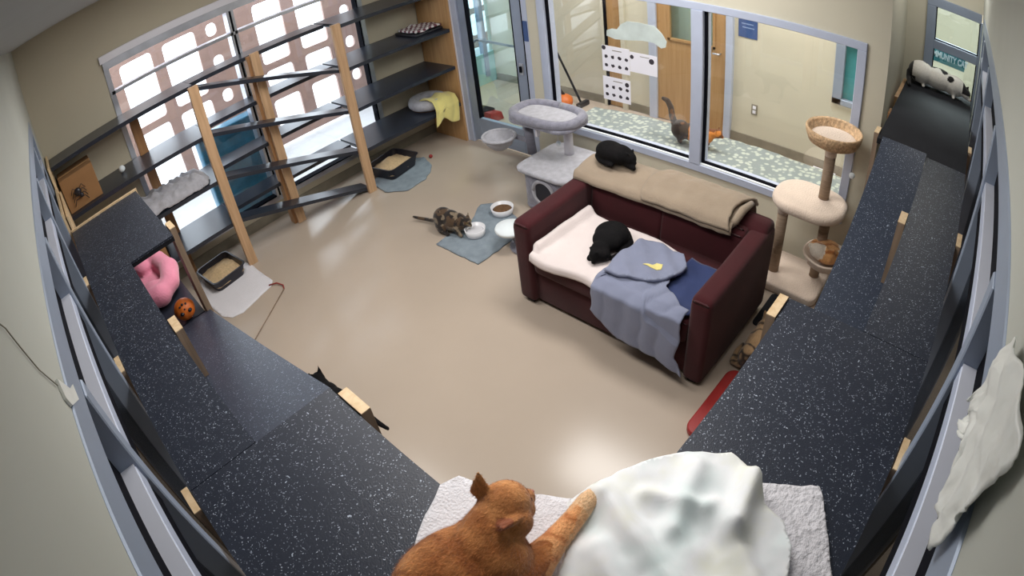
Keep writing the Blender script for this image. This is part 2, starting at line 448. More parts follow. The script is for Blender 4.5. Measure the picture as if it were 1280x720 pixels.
# ------------------------------------------------------------------ shell
struct(MB().box(-2.1, 7.6, -2.1, 5.22, -.08, 0).box(3.92, 7.6, 5.22, 5.9, -.08, 0).go('floor', 'floor'))
struct(MB().box(-2.1, 7.6, -2.1, 5.4, 2.8, 2.9).box(3.92, 7.6, 5.4, 5.95, 2.8, 2.9).go('ceiling', 'ceil'))
struct(MB().box(-.32, -.2, -.32, 5.2, 2.21, 2.8).box(-.32, -.2, -.32, 5.2, 0, .2).box(-.32, -.2, -.32, .05, .2, 2.21).box(-.32, -.2, 4.62, 5.2, .2, 2.21).go('wall_left', 'wallg'))
struct(MB().box(-.2, 5.0, -.33, -.21, 2.21, 2.8).box(-.2, 5.0, -.33, -.21, 0, .2).box(-.2, .05, -.33, -.21, .2, 2.21).box(4.7, 5.0, -.33, -.21, .2, 2.21).go('wall_right', 'wallg'))
struct(MB().box(-.32, .58, 5.2, 5.36, 0, 2.8).box(3.24, 4.07, 5.2, 5.36, 0, 2.8).box(.58, 3.24, 5.2, 5.36, 2.24, 2.8).box(.58, 3.24, 5.2, 5.36, 0, .17).go('wall_back', 'wallw'))
# glazed wall to the corridor
struct(MB().box(3.92, 4.07, .49, .65, 0, 2.8).box(3.92, 4.07, .65, 3.5, 0, .43).box(3.92, 4.07, .65, 3.5, 1.84, 2.8)
       .box(3.92, 4.07, 3.5, 3.63, 0, 2.8).box(3.92, 4.07, 3.63, 4.66, 2.2, 2.8).box(3.92, 4.07, 4.66, 5.2, 0, 2.8).go('wall_corridor', 'wall'))
struct(MB().box(4.07, 5.0, .49, .62, 0, 2.8).go('wall_recess', 'wall'))
struct(MB().box(5.0, 5.1, .31, .62, 0, 2.8).box(5.0, 5.1, -.33, .31, 2.2, 2.8).box(5.0, 5.1, -.33, .31, 0, .1).go('wall_recess_end', 'wall'))
struct(MB().box(5.1, 5.65, .5, .62, 0, 2.8).box(5.55, 5.65, .62, .97, 0, 2.8).box(5.55, 5.65, .97, 1.22, 0, .79).box(5.55, 5.65, .97, 1.22, 1.43, 2.8)
       .box(5.55, 5.65, 1.22, 2.36, 0, 2.8).box(5.55, 5.65, 2.36, 3.33, 2.1, 2.8).box(5.55, 5.65, 3.33, 3.66, 0, 2.8).box(5.55, 5.65, 3.66, 3.98, 2.1, 2.8).box(5.55, 5.65, 3.98, 5.9, 0, 2.8).go('wall_corridor_far', 'wall'))
struct(MB().box(5.535, 5.55, .62, 2.36, 0, .1).box(5.535, 5.55, 3.33, 3.66, 0, .1).box(5.535, 5.55, 3.98, 5.8, 0, .1).go('baseboard_corridor', 'base'))
struct(MB().box(0, 3.92, 5.19, 5.2, 0, .1).go('baseboard_back', 'base'))
struct(MB().box(-2.1, -2.0, -2.1, 5.3, 0, 2.8).box(-2.1, 7.6, -2.1, -2.0, 0, 2.8).box(-2.1, -.32, 5.2, 5.3, 0, 2.8).go('wall_outer', 'wallw'))
struct(MB().box(7.5, 7.6, -2.1, 5.9, 0, 2.8).box(5.65, 7.5, 1.9, 2.0, 0, 2.8).go('wall_side_room', 'wall'))
# ---- long windows beside the walkways
def frame_bar(mb, x0, x1, y0, y1, z0, z1): mb.box(x0, x1, y0, y1, z0, z1, .004, 1)
def long_window(name, axis, a0, a1, mull, sill):
    r = sroot(name)
    f = MB(); g = MB(); gl = MB(); t = MB(); tp = MB()
    def B(mb, d0, d1, s0, s1, z0, z1, bev=.004):
        # d: depth into the wall (negative outwards), s: along the wall
        if axis == 'y': mb.box(d0, d1, s0, s1, z0, z1, bev, 1) if bev else mb.box(d0, d1, s0, s1, z0, z1)
        else: mb.box(s0, s1, d0-.01, d1-.01, z0, z1, bev, 1) if bev else mb.box(s0, s1, d0-.01, d1-.01, z0, z1)
    B(f, -.31, -.195, a0, a1, 2.11, 2.21); B(f, -.31, -.195, a0, a1, .2, .26)
    B(f, -.31, -.195, a0, a0+.05, .26, 2.11); B(f, -.31, -.195, a1-.05, a1, .26, 2.11)
    ms = [a0+.05]+[m for m in mull]+[a1-.05]
    for i, m in enumerate(mull): B(f, -.31, -.19, m-.035, m+.035, .26, 2.11)
    for i in range(len(ms)-1):
        s0 = ms[i]+(.035 if i else 0); s1 = ms[i+1]-(.035 if i < len(mull) else 0)
        B(t, -.30, -.2, s0, s1, 1.84, 1.896); B(tp, -.30, -.202, s0, s1, 1.8965, 1.900, 0)
        B(gl, -.262, -.256, s0, s1, 1.90, 2.11, 0); B(gl, -.262, -.256, s0, s1, .26, 1.84, 0)
        B(g, -.285, -.243, s0, s1, 1.901, 2.05, 0); B(g, -.268, -.25, s0, s1, 2.09, 2.11, 0); B(g, -.29, -.205, s0, s1, 1.765, 1.838, 0)  # lowest black strip paints in the shade under the transom
    f.go('frame', 'frame', r); tt = t.go('transom', 'framel', r); tp.go('lit_face', 'sill', tt); g.go('gasket', 'gasket', r); gl.go('glass_pane', 'glassd', r)
    return r
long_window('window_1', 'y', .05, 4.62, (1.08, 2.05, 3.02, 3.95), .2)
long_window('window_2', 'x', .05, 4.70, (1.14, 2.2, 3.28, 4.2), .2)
# ---- daylight window behind the shelving
r = sroot('window_3')
f = MB(); f.box(.58, 3.24, 5.17, 5.3, 2.17, 2.24).box(.58, 3.24, 5.19, 5.3, .17, .215).box(.58, .63, 5.19, 5.3, .2, 2.2).box(3.19, 3.24, 5.19, 5.3, .2, 2.2).box(1.815, 1.84, 5.19, 5.3, .2, 2.2).box(1.862, 1.887, 5.19, 5.3, .2, 2.2).box(.6, 3.2, 5.19, 5.3, 1.93, 1.96)
f.go('frame', 'silver', r)
MB().box(1.84, 1.862, 5.195, 5.29, .2, 2.2).box(.6, 3.2, 5.2, 5.28, .215, .228).box(3.175, 3.19, 5.2, 5.28, .2, 2.2).go('gasket', 'gasket', r)
MB().box(.6, 3.22, 5.24, 5.246, .2, 2.2).go('glass_pane', 'glass', r)
struct(MB().box(.56, 3.26, 5.17, 5.2, 2.24, 2.31, .004).go('trim_1', 'paper'))
# ---- corridor window
r = sroot('window_4')
f = MB(); f.box(3.9, 4.05, .65, 3.5, .435, .50, .004, 1).box(3.9, 4.05, .65, 3.5, 1.78, 1.84, .004, 1).box(3.9, 4.05, .65, .72, .5, 1.78, .004, 1).box(3.9, 4.05, 3.42, 3.5, .5, 1.78, .004, 1).box(3.895, 4.05, 1.90, 2.0, .5, 1.78, .004, 1)
f.go('frame', 'framel', r)
MB().box(3.93, 3.96, .72, 3.42, .5, .525).box(3.93, 3.95, 1.878, 1.9, .5, 1.78).box(3.93, 3.95, 3.395, 3.42, .5, 1.78).go('gasket', 'gasket', r)
MB().box(3.91, 3.93, .72, 3.42, .5, .512).go('sill_bead', 'letter', r)
MB().box(3.955, 3.961, .72, 1.9, .5, 1.78).box(3.955, 3.961, 2.0, 3.42, .5, 1.78).go('glass_pane', 'glass', r)
# ---- recess window
r = sroot('window_5')
MB().box(4.96, 5.08, -.2, .31, 2.12, 2.2, .004, 1).box(4.96, 5.08, .226, .31, .1, 2.12, .004, 1).box(4.96, 5.08, -.28, -.19, .1, 2.12, .004, 1).box(4.96, 5.08, -.19, .226, 1.755, 1.83, .004, 1).box(4.96, 5.08, -.19, .226, .1, .2, .004, 1).go('frame', 'frame', r)
MB().box(4.985, 5.0, -.19, .226, 1.83, 1.84).box(4.985, 5.0, .216, .226, .2, 2.12).box(4.985, 5.0, -.19, -.18, .2, 2.12).go('gasket', 'gasket', r)
MB().box(5.03, 5.036, -.19, .226, 1.83, 2.12).box(5.03, 5.036, -.19, .226, .2, 1.755).go('glass_pane', 'glasst', r)
# ---- corridor side window at the right
r = sroot('window_6')
MB().box(5.52, 5.6, 1.14, 1.24, .76, 1.46, .004, 1).box(5.52, 5.6, .95, 1.24, 1.4, 1.46, .004, 1).box(5.52, 5.6, .95, 1.24, .76, .82, .004, 1).box(5.52, 5.6, .95, .98, .76, 1.46, .004, 1).go('frame', 'frame', r)
MB().box(5.58, 5.585, .98, 1.14, .82, 1.4).go('glass_pane', 'teal', r)
# ---- door from the room into the corridor
r = sroot('door_1')
f = MB(); f.box(3.92, 4.05, 4.58, 4.66, 0, 2.2, .004, 1).box(3.92, 4.05, 3.63, 3.70, 0, 2.2, .004, 1).box(3.92, 4.05, 3.63, 4.66, 2.12, 2.2, .004, 1)
f.go('door_frame', 'framel', r)
MB().box(3.915, 3.925, 4.655, 4.675, 0, 2.2).box(3.915, 3.925, 4.70, 4.712, 0, 2.2).go('frame_edge', 'paper', r)
MB().box(3.935, 3.98, 4.46, 4.57, .03, 2.11, .004, 1).box(3.935, 3.98, 3.71, 3.84, .03, 2.11, .004, 1).box(3.935, 3.98, 3.84, 4.46, .03, .30, .004, 1).box(3.935, 3.98, 3.84, 4.46, 1.98, 2.11, .004, 1).go('leaf', 'frame', r)
MB().box(3.93, 3.985, 4.45, 4.462, .3, 1.98).box(3.93, 3.985, 3.838, 3.845, .3, 1.98).box(3.92, 3.93, 3.695, 3.71, .35, 2.1).go('gasket', 'gasket', r)
MB().box(3.955, 3.96, 3.84, 4.46, .3, 1.98).go('glass_pane', 'glasst', r)
MB().tube([(4.0, 4.5, 1.13), (4.03, 4.45, 1.16), (4.03, 3.9, 1.14), (4.0, 3.8, 1.12)], .014).go('push_bar', 'silver', r)
MB().box(3.92, 3.935, 3.75, 3.80, .90, 1.02, .004).go('lock_plate', 'silver', r)
MB().box(3.905, 3.925, 3.765, 3.79, .93, .99, .004).go('thumb_latch', 'gasket', r)
# ---- oak door across the corridor
r = sroot('door_2')
MB().box(5.5, 5.57, 3.25, 3.35, 0, 2.1, .004, 1).box(5.5, 5.57, 2.34, 2.42, 0, 2.1, .004, 1).box(5.5, 5.57, 2.34, 3.35, 2.05, 2.14, .004, 1).go('door_frame', 'framel', r)
MB().box(5.53, 5.57, 2.42, 3.25, .01, 1.0).box(5.53, 5.57, 2.42, 2.57, 1.0, 2.05).box(5.53, 5.57, 3.09, 3.25, 1.0, 2.05).box(5.53, 5.57, 2.57, 3.09, 1.9, 2.05).go('leaf', 'wood', r)
MB().box(5.515, 5.53, 2.55, 2.575, .98, 1.92).box(5.515, 5.53, 3.085, 3.11, .98, 1.92).box(5.515, 5.53, 2.55, 3.11, .98, 1.005).go('glazing_bead', 'wood', r)
MB().box(5.55, 5.555, 2.57, 3.09, 1.0, 1.9).go('glass_pane', 'glasst', r)
MB().tube([(5.53, 2.49, .94), (5.49, 2.49, .94), (5.485, 2.56, .94)], .011).go('handle', 'silver', r)
struct(MB().box(5.65, 5.7, 2.2, 3.5, 0, 2.8).go('wall_behind_door', 'wall'))
r = sroot('door_3')
MB().box(5.5, 5.57, 3.92, 3.98, 0, 2.1, .004, 1).box(5.5, 5.57, 3.66, 3.72, 0, 2.1, .004, 1).go('door_frame', 'wall', r)
MB().box(5.54, 5.58, 3.72, 3.92, .01, 2.1).go('leaf', 'wood', r)
MB().box(5.5, 5.54, 3.915, 3.935, .01, 2.1).go('gasket', 'gasket', r)
# ---- entrance seen through the glass door
r = sroot('door_4')
MB().box(3.95, 4.4, 5.8, 5.9, 0, 2.8).box(4.4, 7.4, 5.8, 5.9, 2.2, 2.8).box(4.4, 4.47, 5.8, 5.88, 0, 2.2).box(6.3, 6.38, 5.8, 5.88, 0, 2.2).box(7.33, 7.4, 5.8, 5.88, 0, 2.2).box(5.35, 5.42, 5.8, 5.88, .1, 2.2).go('frame', 'frame', r)
MB().box(4.47, 7.33, 5.82, 5.85, .0, .44).go('kick_panel', 'aqua', r)
MB().box(4.47, 7.33, 5.835, 5.84, .44, 2.2).go('glass_pane', 'glasst', r)
# ------------------------------------------------------------------ outside the daylight window
struct(MB().box(-8, 14, 5.36, 16, -.14, -.02).go('ground', 'pave'))
def rsq(x0, x1, z0, z1, rad, n=5):
    p = []
    for (cx, cz, a0) in ((x1-rad, z1-rad, 0), (x0+rad, z1-rad, PI/2), (x0+rad, z0+rad, PI), (x1-rad, z0+rad, 1.5*PI)):
        for i in range(n+1): a = a0+PI/2*i/n; p.append((cx+rad*math.cos(a), cz+rad*math.sin(a)))
    return p
def screen(name, label, x0, x1, z0, z1, holes, y, parent=None):
    loops = [[(x0, z0), (x1, z0), (x1, z1), (x0, z1)]]+holes
    vs = []; es = []
    for L in loops:
        b = len(vs); vs += [V(*p) for p in L]; es += [(b+i, b+(i+1) % len(L)) for i in range(len(L))]
    rr = delaunay_2d_cdt(vs, es, [], 1, 1e-5)
    bm = bmesh.new(); bv = [bm.verts.new(V(p.x, y, p.y)) for p in rr[0]]
    def inh(c):
        for h in holes:
            xs = [p[0] for p in h]; zs = [p[1] for p in h]
            if min(xs) < c.x < max(xs) and min(zs) < c.y < max(zs):
                ins = False; j = len(h)-1
                for i in range(len(h)):
                    a, b = h[i], h[j]
                    if (a[1] > c.y) != (b[1] > c.y) and c.x < (b[0]-a[0])*(c.y-a[1])/(b[1]-a[1])+a[0]: ins = not ins
                    j = i
                if ins: return True
        return False
    for fc in rr[2]:
        c = sum((rr[0][i] for i in fc), V(0, 0))/len(fc)
        if not inh(c): bm.faces.new([bv[i] for i in fc])
    for v in [v for v in bm.verts if not v.link_faces]: bm.verts.remove(v)
    bmesh.ops.recalc_face_normals(bm, faces=bm.faces)
    if sum(q.normal.y for q in bm.faces) > 0: bmesh.ops.reverse_faces(bm, faces=bm.faces)
    thicken(bm, -.04)
    for q in bm.faces: q.smooth = False
    bmesh.ops.recalc_face_normals(bm, faces=bm.faces)
    return tag(link(name, bm, 'brown'), label, 'screen')
def holes_for(cols, smalls):
    h = []
    for (a, b) in cols:
        for (z0, z1) in ((.24, .62), (.72, 1.03), (1.12, 1.93)): h.append(rsq(a, b, z0, z1, .05))
    for c in smalls:
        for z in (.5, .98, 1.43, 1.85, 2.3): h.append(rsq(c-.07, c+.07, z-.08, z+.08, .06))
    return h
screen('perforated_screen', 'brown screen with rounded square openings outside the left half of the window', -.2, 2.42, .02, 3.0, holes_for([(.95, 1.37), (1.52, 1.95)], [2.17]), 6.9)
screen('perforated_screen', 'brown screen with rounded square openings outside the right half of the window', 2.46, 4.9, .02, 3.0, holes_for([(2.73, 3.12), (3.3, 3.69)], [4.0]), 6.9)

screen('perforated_screen', 'brown screen with square openings outside the glass entrance', 4.95, 9.5, .02, 3.2, holes_for([(5.1, 5.5), (5.65, 6.05), (6.5, 6.9), (7.1, 7.5)], [6.28, 7.8]), 7.3)
tag(MB().box(1.28, 2.02, 5.45, 5.62, -.02, 1.06, .02, 3).go('plastic_sheeting', 'tealp'), 'blue-teal plastic panel standing just outside the window', 'panel')
area('recess_fill', (4.4, .14, 2.78), (.4, .3), 4)  # extra light with no fixture, put in to lift the dark recess
# ------------------------------------------------------------------ shelving with ramps along the window
t = thing('cat_shelving', 'tall wooden shelving with dark shelves and zigzag ramps in front of the bright window', 'shelving', (1.9, 4.93, 0))
LV = (.46, .885, 1.305, 1.735)
for (x0, x1, y0, y1, z1, m) in ((1.155, 1.245, 4.67, 4.708, 1.75, 'post'), (2.565, 2.655, 4.67, 4.708, 1.75, 'post'), (1.83, 1.915, 4.87, 4.905, 1.75, 'post'), (.66, .75, 5.14, 5.178, 1.73, 'postd'),
                              (2.62, 2.66, 4.71, 4.79, 1.73, 'postd'), (1.80, 1.84, 4.905, 4.99, 1.73, 'postd')):
    MB().box(x0, x1, y0, y1, 0, z1, .003, 1).go('post', m, t)
MB().box(3.885, 3.91, 4.665, 5.18, 0, 2.3, .002, 1).go('end_panel', 'panel', t)
MB().box(-.185, -.165, 4.66, 5.18, 0, 1.78, .002, 1).go('end_panel', 'pine', t)
def shelf(x0, x1, y0, y1, z, nm='shelf', m='dark', z2=None):
    z2 = z if z2 is None else z2
    b = MB(); b.prism([(x0, z-.035), (x1, z2-.035), (x1, z2), (x0, z)], y0, y1, axis='y')
    o = b.go(nm, m, t); return o
for i, z in enumerate(LV):
    shelf(2.657, 3.884, 4.675, 5.18, z)
    shelf(-.16, 1.24, 4.83 if i == 3 else 4.70, 5.18, z)
    shelf(1.245, 2.63, 4.94, 5.18, z)
for i, (za, zb) in enumerate(((.46, .05), (.885, .46), (1.305, .885), (1.735, 1.305))):
    shelf(1.20, 2.60, 4.71, 4.868, za, 'ramp', 'dark', zb)
# ------------------------------------------------------------------ wall walkways covered in flecked rubber
def deck(par, pts, z, m='mat', th=.035, nm='deck'):
    o = MB().prism(pts, z-.012, z, 'z').go(nm, m, par)
    MB().prism(pts, z-th, z-.0125, 'z').go('board', 'black', o); return o
def ramp(par, axis, a0, a1, s0, s1, z0, z1, m='matb'):
    b = MB(); pts = [(a0, z0-.012), (a1, z1-.012), (a1, z1), (a0, z0)]
    b.prism(pts, s0, s1, 'x' if axis == 'y' else 'y'); o = b.go('ramp', m, par)
    b = MB(); pts = [(a0, z0-.035), (a1, z1-.035), (a1, z1-.013), (a0, z0-.013)]
    b.prism(pts, s0, s1, 'x' if axis == 'y' else 'y'); b.go('board', 'black', o)
def wpost(par, x0, x1, y0, y1, z1=1.458, z0=0):
    o = MB().box(x0, x1, y0, y1, z0, z1-.004).go('post', 'postg', par)
    MB().box(x0, x1, y0, y1, z1-.004, z1).go('end_grain', 'pine', o)
t = thing('cat_walkway', 'dark flecked rubber walkway along the left wall, with a ramp beside it', 'walkway', (.1, 2.2, 0))
Z = 1.45
deck(t, [(-.17, -.18), (.40, .38), (.66, .38), (.40, .66), (.40, 1.33), (-.165, 1.33)][:0] or [(-.185, -.175), (.39, .385), (.395, .655), (.40, 1.33), (-.168, 1.33)], Z)
deck(t, [(-.168, 1.333), (.10, 1.333), (.10, 2.93), (-.168, 2.93)], Z)
deck(t, [(-.168, 2.933), (.38, 2.933), (.38, 3.92), (-.168, 3.92)], Z)
ramp(t, 'y', 1.335, 3.02, .103, .405, 1.44, .885)
deck(t, [(-.168, 3.03), (.375, 3.03), (.375, 3.92), (-.168, 3.92)], .885, 'dark')
MB().box(-.168, .39, 3.92, 3.94, Z-.05, Z+.012).go('edge_board', 'pine', t)
for a in ((.402, .437, 1.155, 1.28), (.104, .142, 2.09, 2.21), (.385, .42, 3.0, 3.11), (-.198, -.172, 3.0, 3.12), (-.198, -.172, 2.085, 2.21), (-.198, -.172, 1.24, 1.35)): wpost(t, *a)
MB().box(-.188, -.17, 3.94, 4.655, .2, 1.60).box(-.16, -.145, 3.94, 4.655, .2, 1.56).go('side_board', 'pine', t)
t = thing('cat_walkway', 'dark flecked rubber walkway along the right wall, running to the spotted cat', 'walkway', (2.2, .1, 0))
deck(t, [(-.18, -.18), (1.605, -.18), (1.605, .385), (.66, .385), (.40, .66), (.40, .39)], Z)
deck(t, [(1.608, -.18), (3.28, -.18), (3.28, .09), (1.608, .09)], Z)
deck(t, [(3.283, -.18), (4.94, -.18), (4.94, .42), (3.283, .42)], Z, 'black')
ramp(t, 'x', 1.61, 3.27, .093, .385, .80, 1.475)
deck(t, [(.5, .0), (1.62, .0), (1.62, .385), (.5, .385)], .80)
for a in ((1.123, 1.248, -.208, -.185), (2.42, 2.54, -.208, -.182), (3.64, 3.75, -.208, -.182), (1.475, 1.60, .388, .422), (2.40, 2.51, .093, .13), (3.34, 3.45, .422, .452)): wpost(t, *a)
MB().box(3.95, 4.05, .425, .455, 0, 1.40).go('post', 'postd', t)
MB().box(4.3, 4.9, .43, .46, 1.2, 1.42).go('side_board', 'post', t)
# ------------------------------------------------------------------ sofa
t = thing('loveseat', 'small burgundy fabric sofa with its back to the glazed wall', 'sofa', (2.75, 1.68, 0))
def sidep(pts, y0, y1, bev=.03): return MB().prism(pts, y0, y1, 'y', bev, 4)
MB().box(2.30, 3.15, 1.0, 2.37, .035, .30, .015, 3).go('base', 'sofa', t)
arm = [(2.255, .03), (2.25, .62), (2.27, .665), (2.60, .67), (3.0, .69), (3.18, .69), (3.2, .6), (3.2, .03)]
sidep(arm, 2.255, 2.40, .035).go('arm', 'sofa', t); sidep(arm, .955, 1.09, .035).go('arm', 'sofa', t)
sidep([(2.97, .28), (2.99, .65), (3.04, .715), (3.12, .735), (3.19, .72), (3.215, .64), (3.2, .06), (3.0, .06)], .965, 2.39, .04).go('back', 'sofa', t)
for (a, b) in ((1.095, 1.675), (1.68, 2.25)):
    sidep([(2.89, .42), (2.92, .64), (2.95, .685), (3.0, .70), (3.06, .69), (3.06, .42)], a-.012, b+.012, .035).go('back_cushion', 'sofa', t)
    sidep([(2.262, .29), (2.255, .42), (2.29, .455), (2.95, .45), (2.95, .29)], a, b, .03).go('seat_cushion', 'sofa', t)
for (x, y) in ((2.32, 1.03), (2.32, 2.33), (3.12, 1.03), (3.12, 2.33)): MB().box(x-.03, x+.03, y-.03, y+.03, 0, .036).go('foot', 'black', t)
# towel on the left of the seat
def f(u, v):
    p = lerp_path([(2.226, 0, .425), (2.232, 0, .465), (2.29, 0, .484), (2.85, 0, .480)], u)
    y = 2.235-v*(.58+.24*u)
    x = p.x-.02*math.sin(v*7)-.10*v*max(0, u-.35)
    z = p.z+.006*fbm((x*6, y*6, 1))
    if u > .12:
        z += .05*math.exp(-((v-.03)/.045)**2)
    return V(x, y, z)
tag(link('towel', surf(f, 50, 60, .010), 'cream'), 'cream white towel spread over the left of the sofa seat', 'towel')
# navy cloth and grey-blue blanket
def f(u, v):
    p = lerp_path([(2.222, 0, .20), (2.228, 0, .445), (2.29, 0, .474), (2.78, 0, .482)], u)
    y = 1.36-v*(.25 if u > .4 else .22)
    if u > .45: y = max(y, 1.105)
    return V(p.x-.02*v*(u > .5), y, p.z+.008*math.sin(u*9+v*6)*(u > .35)+.005*fbm((p.x*12, y*12, 3)))
tag(link('cloth', surf(f, 40, 16, .008), 'navy'), 'navy blue cloth at the right end of the sofa seat', 'cloth')
def f(u, v):
    y = 1.72-v*(.615+.05*max(0, 1-u*4))
    bot = .30-.13*min(1, v/.3)-.05*max(0, (v-.7)/.3)
    sm = lambda e0, e1, q: (lambda k_: k_*k_*(3-2*k_))(min(1, max(0, (q-e0)/(e1-e0))))
    top = 2.45+.26*sm(0, .10, v)-.32*sm(.50, .66, v)-.10*sm(.66, 1, v)
    p = lerp_path([(2.204, 0, bot), (2.214, 0, .47), (2.28, 0, .502), (max(top, 2.30), 0, .504)], u)
    fold = .016*math.sin((y*1.0+p.x*.8)*26+1.5*fbm((p.x*4, y*4, 2)))*(.4+.6*v)
    if u > .5: p.z += abs(fold)*.9+.006+.01*fbm((p.x*8, y*8, 0))
    else: p.x -= abs(fold)*.8+.01
    return V(p.x, y+.02*fbm((p.x*5, p.z*5, 9)), p.z)
bl = tag(link('fleece_blanket', surf(f, 70, 60, .008), 'greyb'), 'grey blue blanket hanging over the front of the sofa seat', 'blanket')
def zf(x, y): return .548+.008*fbm((x*10, y*10, 2))+.012*math.sin((x-y)*34)*.6
link('folded_flap', sheet([(2.70, 1.69), (2.72, 1.55), (2.705, 1.38), (2.62, 1.31), (2.50, 1.32), (2.385, 1.40), (2.32, 1.56), (2.30, 1.70), (2.42, 1.725), (2.56, 1.71)], zf, .02, .022, .008), 'greyb', bl)
link('printed_motif', sheet([(2.50, 1.42), (2.54, 1.435), (2.535, 1.475), (2.50, 1.485), (2.475, 1.54), (2.47, 1.48), (2.48, 1.44)], lambda x, y: zf(x, y)+.003, .012, .002), 'yellow', bl)
# taupe blanket along the back
def backz(x):  # profile over the sofa back
    return lerp_path([(2.895, 0, .676), (2.925, 0, .72), (3.02, 0, .745), (3.12, 0, .763), (3.22, 0, .745), (3.245, 0, .66)], x)
def f(u, v):
    y = 2.375-v*1.22; p = backz(u)
    p.x += .014*fbm((y*5, 0, 1)); p.z += .006*fbm((y*9, u*3, 2))+.012*math.exp(-((u-.06)/.08)**2)
    return V(p.x-(.02 if u < .2 else 0), y+.02*math.sin(u*5), p.z)
bl = tag(link('throw_blanket', surf(f, 24, 80, .012), 'taupe'), 'folded taupe blanket laid along the top of the sofa back', 'blanket')
def f(u, v):
    y = 1.80-v*.64; p = backz(.02+u*.86)
    return V(p.x-(.028 if u < .25 else 0), y+.05*math.sin(u*4), p.z+.028+.01*fbm((y*7, u*3, 6)))
link('folded_layer', surf(f, 24, 50, .02), 'taupe', bl)
MB().tube([(2.93, 1.20, .70), (2.97, 1.17, .735), (3.06, 1.16, .775), (3.16, 1.14, .785)], [.022, .026, .028, .02]).go('rolled_corner', 'taupe', bl)

# ------------------------------------------------------------------ beige cat tree
t = thing('cat_tree', 'beige plush and sisal cat tree with a woven top basket, beside the sofa', 'cat tree', (3.58, .88, 0))
MB().slab(rsq(3.37, 3.82, .62, 1.12, .07), 0.0, .075, .02).go('base', 'bplush', t)
def ovalp(cx, cy, rx, ry, n=28, p=2.6): 
    return rsq(cx-rx, cx+rx, cy-ry, cy+ry, min(rx, ry)*(.62 if p > 2.8 else .85), 8)
MB().slab(ovalp(3.60, .855, .225, .275), .655, .735, .035).go('platform', 'bplush', t)
def post(x0, y0, z0, z1, r=.04, m='sisal', x1=None, y1=None, cuff='bplush'):
    o = MB().tube([(x0, y0, z0), (x1 or x0, y1 or y0, z1)], r, 20).go('post', m, t)
    MB().tube([(x1 or x0, y1 or y0, z1-.09), (x1 or x0, y1 or y0, z1)], r+.003, 20).go('cuff', cuff, o); return o
post(3.54, 1.03, .07, .66); post(3.67, .73, .07, .66); post(3.65, .775, .73, 1.15)
MB().lathe([(.01, 1.15), (.13, 1.15), (.165, 1.17), (.185, 1.22), (.19, 1.255), (.183, 1.265), (.170, 1.25), (.158, 1.20), (.01, 1.195)], 3.645, .77, 40, 1.08, 1.08).go('basket', 'wicker', t)
MB().ball((3.645, .77, 1.2), .165, (1, 1, .14), 14).go('basket_cushion', 'bplush', t)
MB().lathe([(.01, .22), (.08, .225), (.14, .27), (.175, .33), (.18, .345), (.165, .345), (.13, .29), (.01, .25)], 3.60, .66, 32, 1, 1, .02).go('hammock', 'bplush', t)
o = MB().ball((3.66, .60, .97), .022).go('hanging_toy', 'fleece', t); MB().tube([(3.66, .62, 1.16), (3.66, .60, .99)], .002, 6).go('cord', 'white', o)
tag(MB().prism(rsq(2.98, 3.36, .47, .945, .03), 0, .012, 'z').go('black_patch', 'black'), 'flat black patch on the floor just in front of the beige cat tree', 'mat')  # thin black sheet laid flat on the floor

# ------------------------------------------------------------------ grey cat tree
t = thing('cat_tree', 'grey plush cat tree with bolster bed on top, left of the sofa', 'cat tree', (3.48, 3.05, 0))
def cyl_box(pts, z0, z1): return MB().slab(pts, z0, z1, .018)
fr = rsq(3.2, 3.74, 2.72, 3.24, .12)
cyl_box(fr, 0, .045).go('base', 'greyf', t)
b = MB()
b.slab(rsq(3.21, 3.73, 2.73, 3.235, .10), .04, .36, .01)
b.go('condo', 'greyf', t)
MB().tube([(3.207, 2.98+.11*math.cos(2*PI*i/24), .20+.11*math.sin(2*PI*i/24)) for i in range(25)], .016).go('entrance_trim', 'greyl', t)
MB().box(3.203, 3.212, 2.90, 3.06, .11, .29).go('entrance_shade', 'tray', t)  # black plate painting the dark inside of the entrance, no real opening
cyl_box(rsq(3.16, 3.77, 2.70, 3.27, .10), .355, .40).go('platform', 'greyl', t)
post(3.45, 3.29, .40, .705, .04, 'sisalg', 3.46, 3.33, 'greyf'); post(3.60, 3.00, .40, .705, .04, 'white', 3.62, 3.02, 'greyf')
MB().box(3.40, 3.44, 3.17, 3.19, .60, .72).go('label_tag', 'white', t)
cx, cy = 3.53, 3.15
MB().slab(ovalp(cx, cy, .205, .335, 32, 3), .705, .745, .015).go('bed_board', 'greyf', t)
ring = [(cx+.19*math.copysign(abs(math.cos(a))**.7, math.cos(a)), cy+.315*math.copysign(abs(math.sin(a))**.7, math.sin(a)), .77) for a in [2*PI*i/36 for i in range(37)]]
MB().tube(ring, .042, 14).go('bolster', 'greyf', t)
MB().slab(ovalp(cx, cy, .17, .29, 32, 3), .74, .772, .012).go('bed_cushion', 'greyl', t)
MB().lathe([(.01, .42), (.06, .425), (.11, .47), (.14, .53), (.15, .545), (.135, .55), (.10, .49), (.01, .45)], 3.33, 3.56, 32, 1, 1, .02).go('hanging_basket', 'greyl', t)
MB().tube([(3.33+.145*math.cos(2*PI*i/24), 3.56+.145*math.sin(2*PI*i/24), .545) for i in range(25)], .014).go('basket_rim', 'greyl', t)
MB().box(3.42, 3.47, 3.32, 3.50, .50, .53, .01, 2).go('basket_arm', 'greyf', t)
o = MB().ball((3.56, 3.08, .50), .022).go('hanging_toy', 'fleece', t); MB().tube([(3.56, 3.08, .705), (3.56, 3.08, .52)], .0025, 6).go('cord', 'white', o)
